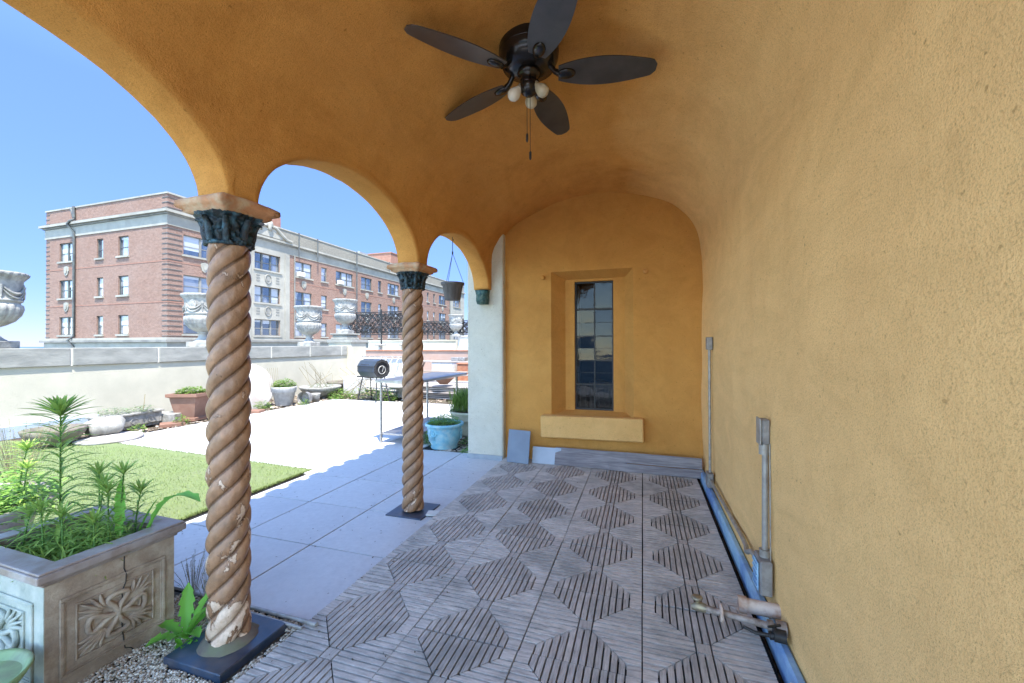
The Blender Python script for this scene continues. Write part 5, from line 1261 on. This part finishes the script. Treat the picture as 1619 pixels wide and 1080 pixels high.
for (yy_, z0, z1) in ((31.0, 10.4, 12.8), (33.5, 10.4, 12.8), (39.8, 2.2, 12.8), (46.5, 11.6, 12.8)):
    g = MB(); g.tube([(XB + .4, yy_, z0), (XB + .4, yy_, z1)], .07, 6); g.build('drain_pipe', M['frame_dark'], ap)
g = MB(); xp = -42.16
g.tube([(xp - .45, YB - .1, 12.7), (xp - .12, YB - .12, 12.2), (xp, YB - .12, 11.8), (xp, YB - .42, 11.55), (xp - .25, YB - .42, 11.35), (xp, YB - .12, 10.7), (xp, YB - .12, 2.3), (xp - .3, YB - .36, 1.95), (xp, YB - .14, 1.4), (xp, YB - .14, -3)], .085, 8); g.tube([(xp - .1, YB - .1, 12.85), (xp, YB - .12, 11.9)], .10, 8); g.build('drain_pipe', M['frame_dark'], ap)
# windows
def awin(axis, a, b, z0, z1, n, back=.20, ac=False):
    f = (lambda u, z, d: (XB - back + d, u, z)) if axis == 'r' else (lambda u, z, d: (u, YB + back - d, z))
    g = MB()
    def fb(u0, u1, v0, v1, d0, d1):
        p0, p1 = f(u0, v0, d0), f(u1, v1, d1); g.box(min(p0[0], p1[0]), max(p0[0], p1[0]), min(p0[1], p1[1]), max(p0[1], p1[1]), v0, v1)
    w = (b - a) / n; t_ = .06
    fb(a, a + t_, z0, z1, 0, .10); fb(b - t_, b, z0, z1, 0, .10); fb(a + t_, b - t_, z1 - t_, z1, 0, .10); fb(a + t_, b - t_, z0, z0 + t_, 0, .10)
    for k in range(1, n): fb(a + k * w - .07, a + k * w + .07, z0 + t_, z1 - t_, 0, .11)
    zm = (z0 + z1) / 2 - .08
    for k in range(n): fb(a + k * w + .07, a + (k + 1) * w - .07, zm - .03, zm + .03, 0, .06)
    o = g.build('window', M['frame_dark' if axis == 'l' or R.random() < .5 else 'lime_dark'], ap)
    g = MB(); p0, p1 = f(a + .02, z0 + .02, .01), f(b - .02, z1 - .02, .03)
    g.box(min(p0[0], p1[0]), max(p0[0], p1[0]), min(p0[1], p1[1]), max(p0[1], p1[1]), z0 + .02, z1 - .02); g.build('pane', M['pane'], o)
    # blinds drawn part way behind some sashes sit just proud of the dark pane, still behind the frame
    g = MB()
    for k in range(n):
        if R.random() < (.8 if axis == 'l' else .3):
            hh = R.uniform(.15, .75) * (z1 - z0); p0, p1 = f(a + k * w + .08, z1 - hh, .031), f(a + (k + 1) * w - .08, z1 - .06, .036)
            g.box(min(p0[0], p1[0]), max(p0[0], p1[0]), min(p0[1], p1[1]), max(p0[1], p1[1]), z1 - hh, z1 - .06)
    if g.f: g.build('blind', M['blind'], o)
    g = MB(); d_ = .12 if not (axis == 'r' and 26 < a < 27 or axis == 'r' and a > 67) else .22
    p0, p1 = f(a - .12, z0 - .14, back + .002), f(b + .12, z0, back + d_); g.box(min(p0[0], p1[0]), max(p0[0], p1[0]), min(p0[1], p1[1]), max(p0[1], p1[1]), z0 - .14, z0 - .002); g.build('sill', M['lime'], o)
    if ac: g = MB(); p0, p1 = f(a + .25, z0 + .03, .12), f(a + .95, z0 + .5, back + .35); g.bbox(min(p0[0], p1[0]), max(p0[0], p1[0]), min(p0[1], p1[1]), max(p0[1], p1[1]), z0 + .03, z0 + .48, .02); g.build('air_conditioner', M['white_paint'], o)
M['blind'] = surf('window_blind', (.42, .44, .46), (.34, .36, .38), 3, .35, spec=1.0, vscale=(.2, .2, 8))
for i, (a, b, n_) in enumerate(right + [pav]):
    for k, (z0, z1) in enumerate(ROWZ): awin('r', a, b, z0, z1, n_, ac=(k == 0 and i in (1, 3)))
for (a, b, n_) in left:
    for (z0, z1) in ROWZ: awin('l', a, b, z0, z1, n_)
# shield ornaments below windows
def shield(axis, u, z):
    g = MB(); pts_ = [(-.28, .34), (0, .40), (.28, .34), (.30, .0), (.20, -.28), (0, -.40), (-.20, -.28), (-.30, 0)]
    T = Matrix(((0, 0, 1, XB + .002), (1, 0, 0, u), (0, 1, 0, z), (0, 0, 0, 1))) if axis == 'r' else Matrix(((1, 0, 0, u), (0, 0, -1, YB - .002), (0, 1, 0, z), (0, 0, 0, 1)))
    g.prism(pts_, 0, .07, T); g.prism([(x * .5, y * .55) for x, y in pts_], .0701, .12, T); g.build('shield_ornament', M['lime'], ap)
for zc in (7.75, 4.78):
    shield('l', -43.3, zc - .1 + .0)
    for u in (21.9, 32.0, 38.1, 42.2, 48.1, 52.3, 62.9): shield('r', u, zc - .05)
# roof structures
g = MB(); g.box(-38, -33.2, 50, 62, 11.5, 14.9); g.box(-38.1, -33.1, 49.9, 62.1, 14.902, 15.05); g.build('penthouse', M['red_brick_box'], ap)
g = MB(); g.box(-35, -33.6, 43.5, 45.2, 11.5, 13.8); g.build('roof_unit', M['conduit'], ap)
g = MB()
g.box(-33.6, -32.6, 28.6, 30.2, 11.5, 14.2)
for k in range(3): g.tube([(-33.1, 28.9 + .5 * k, 14.2), (-33.1, 28.9 + .5 * k, 14.7)], .16, 8)
g.build('chimney', M['red_brick_box'], ap)

# hanging pot geometry
hb = thing('hanging_pot', 'grey ribbed flower pot hanging by wires in the farthest arch', 'hanging pot', (-.29, 2.34, 0))
g = MB(); g.lathe([(0, 2.065), (.085, 2.065), (.09, 2.07), (.118, 2.235), (.135, 2.24), (.137, 2.265), (.122, 2.265), (.112, 2.2), (0, 2.19)], n=64, mod=lambda r, z, t: r * (1 + (.02 * cos(20 * t) if 2.07 < z < 2.234 else 0)))
g.build('pot', M['basket'], hb)
g = MB()
for k in range(3):
    a = 2 * pi * k / 3 + .4; g.tube([(.13 * cos(a), .13 * sin(a), 2.255), (.004 * cos(a), .004 * sin(a), 2.60)], .0028, 5)
g.tube([(0, 0, 2.60), (0, 0, 2.77)], .004, 5); g.tube([(.0, 0, 2.60), (.0, .0, 2.63)], .009, 6)
g.tube([(0, 0, 2.80), (0, 0, 2.765), (.012, 0, 2.755), (.012, 0, 2.775)], .004, 5)
g.build('hanger', M['iron'], hb)
